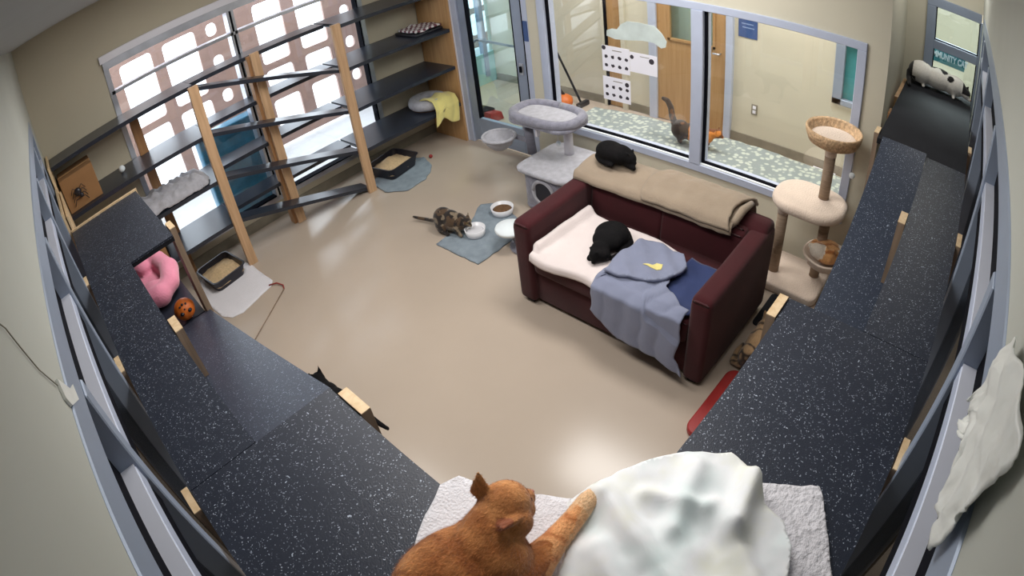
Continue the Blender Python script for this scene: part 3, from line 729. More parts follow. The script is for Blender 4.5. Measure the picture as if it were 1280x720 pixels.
# small stool scratcher
t = thing('scratching_post', 'low scratching post with pale round top beside the feeding rug', 'scratching post', (2.72, 2.86, 0))
MB().lathe([(.01, 0), (.13, 0), (.135, .015), (.13, .03), (.01, .032)], 2.76, 2.79, 32).go('base', 'greyf', t)
MB().tube([(2.73, 2.82, .03), (2.70, 2.865, .17)], .04, 20).go('post', 'sisalg', t)
MB().lathe([(.01, .17), (.115, .17), (.122, .185), (.115, .20), (.01, .203)], 2.68, 2.87, 32).go('top', 'fleece', t)

# ------------------------------------------------------------------ floor things
def zt(x, y): return .012+.002*fbm((x*8, y*8, 0))
tag(link('feeding_rug', sheet([(2.354, 3.427), (2.364, 2.937), (2.92, 2.945), (3.02, 3.15), (3.13, 3.42), (3.0, 3.55), (2.75, 3.42)], zt, .03, .010, .012), 'rug'), 'grey rug with two food bowls on it, left of the sofa', 'rug')
def bowl(name, label, cx, cy, r, h, m, fm, fn, z0=.014, inner=.75):
    t = thing(name, label, 'bowl', (cx, cy, z0))
    MB().lathe([(r*.3, z0), (r*.82, z0), (r*.9, z0+h*.2), (r, z0+h), (r*.93, z0+h), (r*.82, z0+h*.35), (r*.3, z0+h*.25)], cx, cy, 36).go('dish', m, t)
    b = MB(); b.lathe([(r*.2, z0+h*.3), (r*.84, z0+h*.55), (r*.6, z0+h*inner), (r*.1, z0+h*(inner+.03))], cx, cy, 32); b.go(fn, fm, t)
bowl('food_bowl', 'pale bowl full of brown dry food at the far end of the rug', 3.0, 3.28, .10, .065, 'ceramic', 'kibble', 'dry_food')
bowl('water_bowl', 'white bowl the tortoiseshell cat is drinking from', 2.63, 3.235, .088, .07, 'ceramic', 'water', 'water')
def litter(label, cx, cy, L, W, rz, h=.11, z0=.008, mound=.05):
    t = thing('litter_box', label, 'litter box', (cx, cy, z0)); R = Matrix.Translation((cx, cy, 0)) @ Matrix.Rotation(rz, 4, 'Z')
    def ringp(l, w, n=6): 
        return [R @ V(p[0], p[1], 0) for p in rsq(-l/2, l/2, -w/2, w/2, .05)]
    bm = bmesh.new(); prof = [(.90, 0), (1.0, h), (1.05, h), (1.04, h-.012), (1.0, h-.012)]
    prof = [(.88, z0), (1.0, z0+h-.01), (1.06, z0+h-.005), (1.06, z0+h), (.98, z0+h), (.86, z0+.02)]
    rings = []
    for (s, z) in prof: rings.append([bm.verts.new(V(p.x, p.y, z)) for p in ringp(L*s, W*s)])
    n = len(rings[0])
    for i in range(len(rings)-1):
        for k in range(n): bm.faces.new((rings[i][k], rings[i][(k+1) % n], rings[i+1][(k+1) % n], rings[i+1][k]))
    bm.faces.new(rings[0][::-1]); bm.faces.new(rings[-1]); bmesh.ops.recalc_face_normals(bm, faces=bm.faces)
    link('tray', bm, 'tray', t)
    pl = [tuple((R @ V(p[0], p[1], 0)).xy) for p in rsq(-L*.46, L*.46, -W*.46, W*.46, .04)]
    link('litter', sheet(pl, lambda x, y: z0+h*.5+mound*math.exp(-(((x-cx)/.11)**2+((y-cy-.03)/.1)**2))+.008*fbm((x*14, y*14, 0)), .02, .02), 'litter', t)
def rotrect(cx, cy, L, W, a, rad=.04):
    R = Matrix.Rotation(a, 2)
    return [tuple(V(cx, cy)+R @ V(*p)) for p in rsq(-L/2, L/2, -W/2, W/2, rad)]
tag(link('floor_mat', sheet([(.60, 4.62), (.60, 4.95), (1.10, 4.95), (1.17, 4.70), (1.19, 4.26), (1.14, 4.20), (.80, 4.10), (.70, 4.13), (.64, 4.22)], lambda x, y: .007, .04, .006, .006), 'white'), 'white mat under the black litter box by the left post', 'mat')
litter('black litter box of tan litter on the white mat', .90, 4.76, .35, .40, .12)
tag(link('bath_rug', sheet([(2.70, 4.85), (2.66, 4.55), (2.80, 4.36), (3.05, 4.38), (3.28, 4.55), (3.36, 4.78), (3.2, 5.0)], lambda x, y: .012+.006*abs(fbm((x*6, y*6, 1))), .03, .010, .015), 'rug'), 'rumpled grey rug under the litter box below the shelving', 'rug')
litter('black litter box heaped with tan litter on the rumpled grey rug', 3.0, 4.83, .42, .36, .18, .12, .022, .08)
tag(MB().ball((3.40, 4.71, .02), .02).go('toy_ball', 'red'), 'tiny red ball lying alone on the floor near the far corner', 'ball')
t = thing('wand_toy', 'thin wand toy with a red end lying on the floor', 'cat toy', (1.0, 3.9, 0))
MB().tube([(1.195, 4.05, .012), (.95, 3.87, .01), (.60, 3.62, .01)], .004, 6).go('rod', 'postg', t)
MB().tube([(1.13, 4.22, .012), (1.19, 4.17, .02), (1.215, 4.10, .014), (1.195, 4.05, .012)], .006, 6).go('ribbon', 'red', t)
tag(MB().slab(rsq(1.92, 2.50, .35, .865, .07), 0, .05, .012).go('plastic_step', 'red'), 'dark red flat tray poking out from under the right walkway', 'tray')
# ------------------------------------------------------------------ things on the shelving
t = thing('round_cat_bed', 'round white cat bed on the lowest shelf near the glass door', 'cat bed', (3.67, 4.93, .46))
ring = [(3.655+.16*math.cos(2*PI*i/32), 4.93+.16*math.sin(2*PI*i/32), .525) for i in range(33)]
MB().tube(ring, .058, 14).go('bolster', 'greyl', t); MB().lathe([(.01, .462), (.18, .462), (.18, .49), (.01, .50)], 3.655, 4.93).go('cushion', 'kibble', t)
def f(u, v):
    x = 3.52+v*.31
    p = lerp_path([(0, 4.90, .585), (0, 4.80, .598), (0, 4.715, .58), (0, 4.66, .50), (0, 4.65, .33)], u)
    return V(x+.02*math.sin(u*4), p.y-.012*abs(math.sin(v*9+u*3)), p.z+.012*math.sin(v*11+u*4)+(.05*math.sin(v*5) if u > .7 else 0))
tag(link('small_blanket', surf(f, 30, 30, .008), 'yellow'), 'pale yellow blanket hanging from the round cat bed', 'blanket')
t = thing('blanket_tray', 'flat black tray with a red and white checked blanket on the third shelf', 'tray', (3.71, 4.95, 1.305))
MB().box(3.52, 3.875, 4.76, 5.12, 1.306, 1.335, .008, 2).go('tray', 'tray', t)
mk, nt, bb = new_mat('checked_fabric'); ck = N(nt, 'ShaderNodeTexChecker'); ck.inputs['Scale'].default_value = 28
ck.inputs['Color1'].default_value = (.75, .72, .72, 1); ck.inputs['Color2'].default_value = (.16, .05, .07, 1)
tc = N(nt, 'ShaderNodeTexCoord'); nt.links.new(tc.outputs['Object'], ck.inputs['Vector']); nt.links.new(ck.outputs[0], bb.inputs['Base Color']); bb.inputs['Roughness'].default_value = .9
link('checked_blanket', sheet([(3.54, 4.79), (3.87, 4.78), (3.87, 5.1), (3.55, 5.1)], lambda x, y: 1.362+.018*fbm((x*9, y*9, 0)), .02, .02, .01), mk, t)
def lump(name, label, cat_, m, pl, base, h, fr=5, seed=0, res=.022):
    cx = sum(p[0] for p in pl)/len(pl); cy = sum(p[1] for p in pl)/len(pl); R = max((V(*p)-V(cx, cy)).length for p in pl)
    def z(x, y):
        p = V(x, y); d = 9
        for i in range(len(pl)):
            a = V(*pl[i]); e_ = V(*pl[(i+1) % len(pl)])-a; k_ = max(0, min(1, (p-a).dot(e_)/e_.dot(e_))); d = min(d, (a+e_*k_-p).length)
        g = 1-math.exp(-d/.045)
        return base+.012+h*g*(.6+.6*abs(fbm((x*fr, y*fr, seed))))+.016*g*math.sin((x+y)*40+4*fbm((x*4, y*4, seed)))
    return tag(link(name, sheet(pl, z, res, .012, .01), m), label, cat_)
lump('rumpled_blanket', 'rumpled grey blanket on the left end of the second shelf', 'blanket', 'greyl', [(.28, 5.12), (.28, 4.86), (.45, 4.71), (.75, 4.69), (1.08, 4.71), (1.14, 4.85), (1.12, 5.1)], .885, .14, 7)
t = thing('cardboard_box', 'brown cardboard box on the upper shelf at the left wall', 'box', (.02, 4.9, 1.305))
MB().box(-.14, .19, 4.76, 5.09, 1.306, 1.60, .004, 1).go('box_body', 'card', t); MB().box(-.142, .192, 4.90, 4.93, 1.307, 1.602).go('packing_tape', 'panel', t)
t = thing('toy_spider', 'dark plastic spider on the cardboard box', 'spider toy', (.0, 4.75, 1.42))
b = MB(); b.ball((-.01, 4.74, 1.45), .034, (1, .7, 1), 10).ball((.012, 4.735, 1.41), .02, (1, .8, 1), 8)
b.go('spider_body', 'tray', t)
for i in range(8):
    sx = -1 if i < 4 else 1; k_ = i % 4; z = 1.47-.022*k_
    MB().tube([(-.005, 4.745, z-.01), (-.005+sx*.045, 4.72, z+.03-.012*k_), (-.005+sx*.07, 4.75, z-.02-.012*k_)], .0035, 6).go('leg', 'tray', t)
tag(MB().ball((.44, 4.99, 1.337), .03, (1, 1, 1), 12).go('toy_ball', 'fleece'), 'small white ball on the upper shelf beside the window', 'ball')
t = thing('cardboard_box', 'small open cardboard box low on the shelving behind the pink bed', 'box', (.38, 4.9, .46))
b = MB(); b.box(.22, .52, 4.76, 4.77, .462, .60).box(.22, .52, 5.05, 5.06, .462, .60).box(.22, .23, 4.76, 5.06, .462, .60).box(.51, .52, 4.76, 5.06, .462, .60).box(.22, .52, 4.76, 5.06, .462, .47).go('box_body', 'card', t)
MB().box(.515, .62, 4.78, 5.04, .592, .597).go('flap', 'card', t)
# pink folded bed + pumpkin on the lower landing
t = thing('plush_cat_bed', 'pink plush cat bed flopped open under the left platform', 'cat bed', (.24, 3.62, .885))
b = bmesh.new()
pts = [(.12, 3.90), (.24, 3.93), (.32, 3.80), (.345, 3.60), (.30, 3.42), (.20, 3.34), (.10, 3.38)]
for i in range(len(pts)-1): capsule(b, (*pts[i], .966), (*pts[i+1], .966), .062+.012*(i % 2), .065)
ellip(b, (.16, 3.42, .968), (.11, .12, .062)); ellip(b, (.20, 3.85, .965), (.08, .09, .06), (0, 0, .4)); ellip(b, (.2, 3.62, .911), (.12, .26, .022))
fuse(b, 'bolster', 'pink', t, .012, 6)
t = thing('toy_pumpkin', 'orange jack-o-lantern ball beside the pink bed', 'pumpkin', (.27, 3.06, .89))
bm = bmesh.new(); bmesh.ops.create_uvsphere(bm, u_segments=36, v_segments=18, radius=.070)
for v in bm.verts:
    a = math.atan2(v.co.y, v.co.x); s = 1-.05*abs(math.sin(a*5)); v.co = V(v.co.x*s+.27, v.co.y*s+3.06, v.co.z*.92+.955)
for fc in bm.faces: fc.smooth = True
link('shell', bm, 'orange', t)
d = (V(0, 0, 2.75)-V(.27, 3.06, .955)).normalized(); u_ = V(1, .0, 0); w_ = d.cross(u_).normalized()
b = MB()
for (a, c, r) in ((-.026, .02, .014), (.026, .02, .014), (0, .002, .006), (-.02, -.022, .008), (0, -.027, .009), (.02, -.022, .008)):
    p = V(.27, 3.06, .955)+(d*.95+u_*(a/.06)+w_*(-c/.06)).normalized()*.066; b.ball(p, r, (1, 1, .8), 8)
b.go('painted_face', 'tray', t)
# ------------------------------------------------------------------ corridor things
m, nt, b = new_mat('patterned_fabric')
tc = N(nt, 'ShaderNodeTexCoord'); vo = N(nt, 'ShaderNodeTexVoronoi'); vo.inputs['Scale'].default_value = 17
nt.links.new(tc.outputs['Object'], vo.inputs['Vector'])
rp = N(nt, 'ShaderNodeValToRGB'); rp.color_ramp.elements[0].position = .30; rp.color_ramp.elements[1].position = .48
rp.color_ramp.elements[0].color = (*lin((188, 196, 186)), 1); rp.color_ramp.elements[1].color = (*lin((140, 150, 150)), 1)
nt.links.new(vo.outputs['Distance'], rp.inputs[0]); nt.links.new(rp.outputs[0], b.inputs['Base Color']); b.inputs['Roughness'].default_value = .9
M['pattern'] = m
def padz(x, y): return .19+.014*fbm((x*5, y*5, 0))
tag(link('floor_cushion', sheet([(4.4, .72), (5.14, .72), (5.16, 2.0), (5.14, 2.6), (5.10, 3.2), (5.0, 3.75), (4.35, 3.8)], padz, .05, .18), m), 'long grey leaf-patterned cushion on the corridor floor behind the glass', 'cushion')
t = thing('pumpkin_bucket', 'orange pumpkin bucket standing on the corridor floor by the window frame', 'bucket', (5.17, 4.33, 0))
bm = bmesh.new(); bmesh.ops.create_uvsphere(bm, u_segments=40, v_segments=18, radius=.11)
for v in bm.verts:
    a = math.atan2(v.co.y, v.co.x); s = 1-.05*abs(math.sin(a*5)); v.co = V(v.co.x*s+5.17, v.co.y*s+4.33, v.co.z*.8+.09)
for fc in bm.faces: fc.smooth = True
link('shell', bm, 'orange', t)
MB().tube([(5.17, 4.33, .17), (5.15, 4.36, .23), (5.12, 4.42, .27)], [.02, .016, .014]).go('stem', 'tray', t)
t = thing('broom', 'long black broom handle leaning in the corridor', 'broom', (5.3, 4.18, 0))
MB().tube([(5.335, 4.20, .02), (5.47, 4.95, 1.18)], .014).go('handle', 'black', t); MB().box(5.22, 5.42, 4.14, 4.20, 0, .06, .01, 2).go('brush', 'tray', t)
t = thing('dustpan', 'black and red upright dustpan beyond the glass door', 'dustpan', (4.45, 4.95, 0))
MB().prism([(4.32, 0), (4.56, 0), (4.54, .12), (4.36, .14)], 4.86, 5.12, 'y', .01, 2).go('pan', 'black', t)
MB().prism([(4.34, 0), (4.56, 0), (4.53, .10), (4.36, .13)], 4.74, 4.858, 'y', .01, 2).go('scoop_lip', 'red', t)
MB().tube([(4.44, 5.0, .12), (4.12, 4.74, .62)], .012).go('handle', 'black', t)
tag(MB().box(5.36, 5.5, 1.08, 1.34, 0, .03, .004).go('paper_tray', 'paper'), 'white flat tray on the corridor floor under the small window', 'tray')
def sign(name, label, x, y0, y1, z0, z1, m, lines=0, lm='bluel', face=-1, cat_='sign'):
    t = thing(name, label, cat_, (x, (y0+y1)/2, z0))
    MB().box(x-.006, x, y0, y1, z0, z1, .001, 1).go('plate', m, t)
    return t
t = sign('wall_sign', 'blue square sign on the far corridor wall right of the oak door', 5.55, 2.085, 2.295, 1.18, 1.378, 'blue')
MB().box(5.542, 5.5445, 2.13, 2.26, 1.325, 1.335).box(5.542, 5.5445, 2.12, 2.25, 1.285, 1.295).go('raised_bars', 'bluel', t)
tag(MB().box(3.912, 3.92, 3.64, 3.69, 1.26, 1.46, .001, 1).go('wall_sign', 'blue'), 'narrow blue sign between the glass door and the corridor window', 'sign')
t = thing('power_outlet', 'grey framed power outlet low on the far corridor wall', 'outlet', (5.55, 2.08, .37))
MB().box(5.542, 5.55, 2.045, 2.115, .355, .47, .003, 1).go('cover_plate', 'base', t); MB().box(5.538, 5.543, 2.062, 2.098, .37, .405).box(5.538, 5.543, 2.062, 2.098, .42, .455).go('socket', 'paper', t)
def poster(label, y0, y1, z0, z1, rows, cols, logos=()):
    t = thing('poster', label, 'poster', (3.95, (y0+y1)/2, z0), 'white notice sheets on the corridor glass')
    MB().box(3.9525, 3.9545, y0, y1, z0, z1).go('sheet', 'paper', t)
    W = y1-y0; H = z1-z0; rnd = random.Random(int(y0*100))
    for r_ in range(rows):
        for c_ in range(cols):
            y = y1-W*(.14+.74*(c_/(max(1, cols-1)))); z = z1-H*(.42+.34*r_)
            n = 9; pl = [(y+.018*(.7+.5*rnd.random())*math.cos(2*PI*k/n), z+.018*(.6+.5*rnd.random())*math.sin(2*PI*k/n)) for k in range(n)]
            MB().prism(pl, 3.9515, 3.9525, 'x').go('cat_photo', 'ink', t)
    for (ly, lz, lr) in logos: MB().prism([(y1-W*ly+lr*math.cos(2*PI*k/16), z1-H*lz+lr*math.sin(2*PI*k/16)) for k in range(16)], 3.9515, 3.9525, 'x').go('round_picture', 'ink', t)
    MB().box(3.9518, 3.9525, y1-W*.72, y1-W*.38, z1-H*.17, z1-H*.14).go('heading_bar', 'base', t)
poster('upper left white sheet of eight cat pictures on the corridor glass', 2.59, 2.86, 1.10, 1.33, 2, 4, [(.07, .09, .02)])
poster('lower white sheet of eight cat pictures on the corridor glass', 2.59, 2.865, .835, 1.05, 2, 4, [(.88, .2, .02)])
poster('white sheet with one round picture, right of the picture sheets', 2.33, 2.587, 1.14, 1.315, 0, 0, [(.8, .3, .024), (.08, .25, .018)])
# lamp glare painted as a pale cloud decal on the glass
cl = [(2.805, 1.42), (2.80, 1.47), (2.75, 1.49), (2.70, 1.49), (2.66, 1.54), (2.60, 1.575), (2.50, 1.58), (2.42, 1.575), (2.35, 1.575), (2.28, 1.52), (2.24, 1.46), (2.25, 1.41), (2.29, 1.395), (2.36, 1.43), (2.46, 1.43), (2.60, 1.41), (2.72, 1.40)]
M['reflection'] = mat('pale_teal_reflection', (200, 212, 210), .5)
tag(MB().prism(cl, 3.951, 3.954, 'x').go('painted_reflection', 'reflection'), 'painted pale teal cloud-shaped decal on the corridor glass above the sheets', 'reflection')
# lettering behind the recess window
t = thing('lit_sign', 'teal sign with white capital letters behind the small window by the spotted cat', 'sign', (5.2, .05, 1.6))
MB().box(5.20, 5.215, -.085, .42, 1.60, 1.712).go('board', 'teal', t)
cu = bpy.data.curves.new('letters', 'FONT'); cu.body = 'COMMUNITY CAT'; cu.size = .078; cu.extrude = .002; cu.align_x = 'CENTER'; cu.align_y = 'CENTER'; cu.offset = .003
to = bpy.data.objects.new('tmp', cu); C.objects.link(to)
dg = bpy.context.evaluated_depsgraph_get(); me = bpy.data.meshes.new_from_object(to.evaluated_get(dg)); bpy.data.objects.remove(to)
me.transform(Matrix.Translation((5.195-5.2, .102-.05, 1.667-1.6)) @ Matrix(((0, 0, -1, 0), (-.66, 0, 0, 0), (0, 1, 0, 0), (0, 0, 0, 1))))
me.materials.append(M['letter']); lo = bpy.data.objects.new('lettering', me); C.objects.link(lo); lo.parent = t
MB().box(5.196, 5.20, -.085, .42, 1.712, 1.722).go('lit_edge', 'letter', t)
# crumpled plastic taped over the right window head
def f(u, v):
    p = lerp_path([(.74, 0, 2.13), (.69, 0, 2.30), (.52, 0, 2.36), (.42, 0, 2.36)], u); q = lerp_path([(.70, 0, 2.10), (.62, 0, 2.14), (.56, 0, 2.10), (.44, 0, 2.14)], u)
    r = q.lerp(p, v); r.y = -.188+.012*abs(fbm((u*4, v*4, 3)))+.005*math.sin(u*22+v*9)
    r.x += .010*fbm((u*5, v*5, 1)); r.z += .008*fbm((u*6, v*6, 8)); return r
tag(link('plastic_sheet', surf(f, 40, 30, .002), 'plastic'), 'crumpled white plastic taped over the head of the right window', 'plastic sheet')
t = thing('taped_string', 'thin cord with a scrap of pale tape on the upper left wall', 'cord', (-.198, .85, 2.3))
MB().tube([(-.197, .70, 2.52), (-.196, .78, 2.44), (-.197, .83, 2.33), (-.196, .88, 2.26)], .0013, 6).go('cord', 'base', t)
MB().prism([(.865, 2.24), (.90, 2.26), (.95, 2.20), (1.0, 2.175), (.96, 2.165), (.875, 2.215)], -.199, -.193, 'x').go('tape', 'plastic', t)
# ------------------------------------------------------------------ towels and blanket on the near corner
def zt(x, y): return 1.468+.005*abs(fbm((x*14, y*14, 0)))
tag(link('bath_towel', sheet([(.39, .79), (.44, .775), (.49, .64), (.56, .52), (.66, .38), (.50, .18), (.10, .20), (.05, .62), (.20, .70)], zt, .018, .014, .008), 'white'), 'white towel under the orange cat at the near corner', 'towel')
M['sherpa'] = mat('white_sherpa', (224, 222, 228), .95, var=.04, bump=1, bscale=55, sheen=.3)
tag(link('sherpa_mat', sheet([(.935, .02), (.945, -.005), (.92, -.03), (.72, -.165), (.40, -.168), (.40, .10), (.66, .22), (.86, .165)], lambda x, y: 1.472+.006*abs(fbm((x*30, y*30, 2))), .012, .018, .006), 'sherpa'), 'white knobbly sherpa mat at the right end of the near corner', 'mat')
ol = [(.535, .50), (.60, .475), (.68, .455), (.75, .41), (.83, .345), (.885, .25), (.87, .205), (.85, .18), (.845, .145), (.80, .10), (.78, .03), (.73, -.02), (.66, -.05), (.45, -.10), (.25, .05), (.25, .30), (.36, .38), (.45, .42)]
def zb(x, y):
    n1 = fbm((x*3.2, y*3.2, 4)); n2 = fbm((x*8, y*8, 1))
    r = 1.505+.025*abs(n1)+.006*n2
    # raised folds running across the blanket
    for (ax, ay, bx, by, h, w) in ((.60, .44, .50, .16, .034, .035), (.80, .30, .62, .25, .030, .03), (.84, .16, .70, .13, .055, .032), (.72, .20, .58, -.02, .030, .03), (.66, .36, .70, .22, .022, .022), (.48, .36, .36, .16, .020, .03)):
        a = V(ax, ay); bb_ = V(bx, by); p = V(x, y); d = bb_-a; k_ = max(0, min(1, (p-a).dot(d)/d.dot(d))); q = (a+d*k_-p).length
        r += h*math.exp(-(q/w)**2)
    return r
M['fleece2'] = mat('pastel_fleece', (226, 234, 238), .95, var=.0, sheen=.4)
nt = M['fleece2'].node_tree; rr_ = [n for n in nt.nodes if n.type == 'VALTORGB'][0]; nn = [n for n in nt.nodes if n.type == 'TEX_NOISE'][0]; nn.inputs['Scale'].default_value = 5
rr_.color_ramp.elements[0].color = (*lin((216, 234, 234)), 1); rr_.color_ramp.elements[1].color = (*lin((240, 242, 245)), 1)
e = rr_.color_ramp.elements.new(.78); e.color = (*lin((236, 236, 212)), 1); rr_.color_ramp.elements[1].position = .55
tag(link('baby_blanket', sheet(ol, zb, .011, .012, .006), 'fleece2'), 'rumpled pale mint and white fleece blanket beside the orange cat', 'blanket')
# ------------------------------------------------------------------ cats
def nz(p, s, o=0): return fbm((p[0]*s+o, p[1]*s, p[2]*s))
def mix(a, b, t):
    t = max(0, min(1, t)); return tuple(a[i]*(1-t)+b[i]*t for i in range(3))
def seg(bm, pts, rs):
    for i in range(len(pts)-1): capsule(bm, pts[i], pts[i+1], rs[i], rs[i+1])
def whisk(t, *a): pass
# --- orange cat at the near corner, seen from behind
t = thing('cat', 'orange tabby cat sprawled on the white towel, one front leg stretched out', 'cat', (.25, .5, 1.475))
b = bmesh.new()
ellip(b, (.20, .525, 1.575), (.155, .112, .100), (0, 0, -.05)); ellip(b, (.05, .49, 1.57), (.15, .115, .10)); ellip(b, (-.04, .46, 1.55), (.09, .10, .085))
ellip(b, (.29, .505, 1.580), (.09, .105, .092)); capsule(b, (.28, .515, 1.605), (.365, .53, 1.645), .076, .056)
ellip(b, (.385, .533, 1.655), (.058, .055, .052), (0, -.15, 0)); ellip(b, (.372, .485, 1.647), (.036, .03, .034))
capsule(b, (.415, .528, 1.637), (.437, .524, 1.630), .030, .022); ellip(b, (.41, .508, 1.632), (.028, .028, .024)); ellip(b, (.41, .550, 1.632), (.028, .026, .024))
cone_ear(b, (.366, .578, 1.670), (.382, .590, 1.746), .030, .011, (.3, -1, 0)); cone_ear(b, (.360, .492, 1.672), (.318, .470, 1.712), .030, .010, (.5, -.9, .6))
seg(b, [(.28, .435, 1.555), (.345, .430, 1.545), (.425, .440, 1.532), (.50, .449, 1.522), (.562, .456, 1.520)], [.068, .046, .032, .027, .025]); ellip(b, (.578, .457, 1.517), (.026, .023, .018))
for k_ in range(3): capsule(b, (.582, .445+.011*k_, 1.514), (.600, .444+.0125*k_, 1.509), .0085, .0075)
seg(b, [(.33, .585, 1.53), (.42, .60, 1.505), (.47, .60, 1.50)], [.045, .03, .024])
seg(b, [(-.10, .46, 1.53), (-.16, .50, 1.51), (-.15, .60, 1.50), (-.05, .66, 1.495)], [.03, .022, .02, .014])
def col(p):
    base = (212, 148, 90); dark = (150, 86, 42); pale = (230, 194, 152)
    c = mix(base, dark, .5+.9*nz(p, 9)); st = math.sin(p.x*58+4*nz(p, 6, 3)+p.y*10)
    c = mix(c, dark, .75*max(0, st)**2)
    if (p-V(.336, .486, 1.70)).length < .022: return (150, 86, 56)
    if p.x > .34 and p.y < .475 and p.z < 1.57:
        c = mix((222, 160, 106), (186, 112, 62), max(0, math.sin(p.x*120+3*nz(p, 14)))**2*.8)
        if p.x > .53: c = (230, 190, 148)
    if p.z > 1.62 and p.x > .33: c = mix(c, (206, 146, 92), .4)
    if p.z < 1.545: c = mix(c, pale, .5)
    return c
body = fuse(b, 'body', 'fur', t, .0055, 5, col)
MB().ball((.4575, .524, 1.632), .0042, (1, 1.3, .8), 6).go('nose', 'nose', t)
for s in (-1, 1):
    MB().ball((.430, .528+s*.023, 1.650), .0065, (1, 1, 1), 8).go('eye', 'pupil', t)
# short fur
def fur(o, count, length, seed=1, colr=None):
    me = o.data; me.calc_loop_triangles(); rnd = random.Random(seed)
    tris = me.loop_triangles; ar = [tr.area for tr in tris]; tot = sum(ar)
    import bisect
    cum = []; s_ = 0
    for a in ar: s_ += a; cum.append(s_)
    ca = me.color_attributes['fur'].data
    vs = []; fs = []; cols = []
    wl = world_loc(o)
    for i in range(count):
        tr = tris[min(len(tris)-1, bisect.bisect(cum, rnd.random()*tot))]
        r1, r2 = rnd.random(), rnd.random()
        if r1+r2 > 1: r1, r2 = 1-r1, 1-r2
        a, b_, c_ = [me.vertices[k].co for k in tr.vertices]; p = a+(b_-a)*r1+(c_-a)*r2; n = tr.normal
        w = p+wl
        if w.x < -.02 or w.z < 1.49: continue
        back = V(-1, .0, 0)
        if w.x > .33 and w.y < .47 and w.z < 1.575: back = V(1, .1, 0)
        d = (back-n*back.dot(n)); d = (d.normalized() if d.length > 1e-3 else V(0, 0, 1))
        L = length*(.6+.8*rnd.random())*(.55 if (w.x > .33) else 1)
        d = (n*.45+d*.9+V(rnd.uniform(-.25, .25), rnd.uniform(-.25, .25), rnd.uniform(-.25, .25))).normalized()
        sd = d.cross(n)
        if sd.length < 1e-3: continue
        sd = sd.normalized()*.00045; k0 = len(vs)
        vs += [p-n*.001-sd, p-n*.001+sd, p+d*L]; fs.append((k0, k0+1, k0+2))
        c = ca[tr.vertices[0]].color; j = rnd.uniform(.6, 1.5); cols += [(c[0]*j, c[1]*j, c[2]*j, 1)]*3
    m2 = bpy.data.meshes.new('fur_coat'); m2.from_pydata([tuple(v) for v in vs], [], fs)
    at = m2.color_attributes.new('fur', 'FLOAT_COLOR', 'POINT')
    for i, c in enumerate(cols): at.data[i].color = c
    m2.materials.append(M['fur']); oo = bpy.data.objects.new('fur_coat', m2); C.objects.link(oo); oo.parent = o; oo['kind'] = 'stuff'
fur(body, 60000, .011)
# --- white cat with black spots in the recess
t = thing('cat', 'white cat with black spots standing at the far end of the right walkway', 'cat', (4.8, .1, 1.452))
b = bmesh.new()
ellip(b, (4.79, .30, 1.555), (.098, .12, .095)); ellip(b, (4.80, .14, 1.550), (.092, .16, .090)); ellip(b, (4.80, .0, 1.545), (.082, .12, .085))
capsule(b, (4.79, -.04, 1.56), (4.77, -.10, 1.535), .05, .042); ellip(b, (4.765, -.125, 1.525), (.046, .043, .042)); capsule(b, (4.755, -.14, 1.51), (4.742, -.16, 1.495), .022, .016)
cone_ear(b, (4.79, -.125, 1.555), (4.80, -.14, 1.60), .018, .008, (0, 1, 0)); cone_ear(b, (4.77, -.10, 1.56), (4.765, -.09, 1.60), .018, .008, (0, 1, 0))
for (x, y) in ((4.745, .28), (4.84, .30), (4.75, .0), (4.84, -.01)): seg(b, [(x, y, 1.53), (x-.005, y-.01, 1.49), (x-.012, y-.012, 1.466)], [.036, .022, .016]); ellip(b, (x-.022, y-.014, 1.463), (.024, .015, .011))
seg(b, [(4.78, .39, 1.56), (4.76, .412, 1.53), (4.73, .408, 1.49), (4.66, .39, 1.468), (4.60, .375, 1.466)], [.024, .021, .019, .017, .013])
def col(p):
    w_ = (242, 238, 230); k_ = (30, 28, 30)
    def blot(c, r): return (Vector(p)-Vector(c)).length < r*(1+.35*nz(p, 30))
    if p.y > .375 or (p.x < 4.745 and p.y > .345 and p.z < 1.52): return k_
    if blot((4.83, .20, 1.635), .05) or blot((4.83, .27, 1.63), .045) or blot((4.82, .13, 1.63), .03) or blot((4.78, .095, 1.63), .032): return k_
    if blot((4.745, .03, 1.60), .030): return k_
    if p.y < -.085 and p.z > 1.525: return k_
    return w_
fuse(b, 'body', 'fur', t, .007, 3, col)
MB().ball((4.735, -.168, 1.497), .006, n=6).go('nose', 'nose', t)
for s in (-1, 1): MB().ball((4.735+.02*(s > 0), -.148+.012*s, 1.525), .006, n=6).go('eye', 'eye', t)
# --- tortoiseshell cat drinking
t = thing('cat', 'tortoiseshell cat crouched on the floor drinking from the white bowl', 'cat', (2.56, 3.45, 0))
b = bmesh.new()
ellip(b, (2.55, 3.52, .105), (.085, .095, .10)); ellip(b, (2.565, 3.44, .105), (.078, .10, .092)); ellip(b, (2.585, 3.37, .105), (.066, .075, .078))
capsule(b, (2.59, 3.34, .115), (2.60, 3.305, .115), .048, .043); ellip(b, (2.603, 3.298, .118), (.046, .043, .042)); capsule(b, (2.606, 3.275, .105), (2.61, 3.258, .095), .022, .016)
cone_ear(b, (2.635, 3.305, .145), (2.65, 3.31, .19), .019, .008, (0, 1, 0)); cone_ear(b, (2.575, 3.31, .148), (2.565, 3.315, .19), .019, .008, (0, 1, 0))
for (x, y) in ((2.535, 3.35), (2.625, 3.36)): seg(b, [(x, y, .07), (x, y-.02, .03), (x, y-.045, .016)], [.03, .02, .015])
for (x, y) in ((2.49, 3.50), (2.61, 3.52)): ellip(b, (x, y, .06), (.035, .06, .055)); seg(b, [(x, y-.03, .025), (x, y-.085, .015)], [.02, .015])
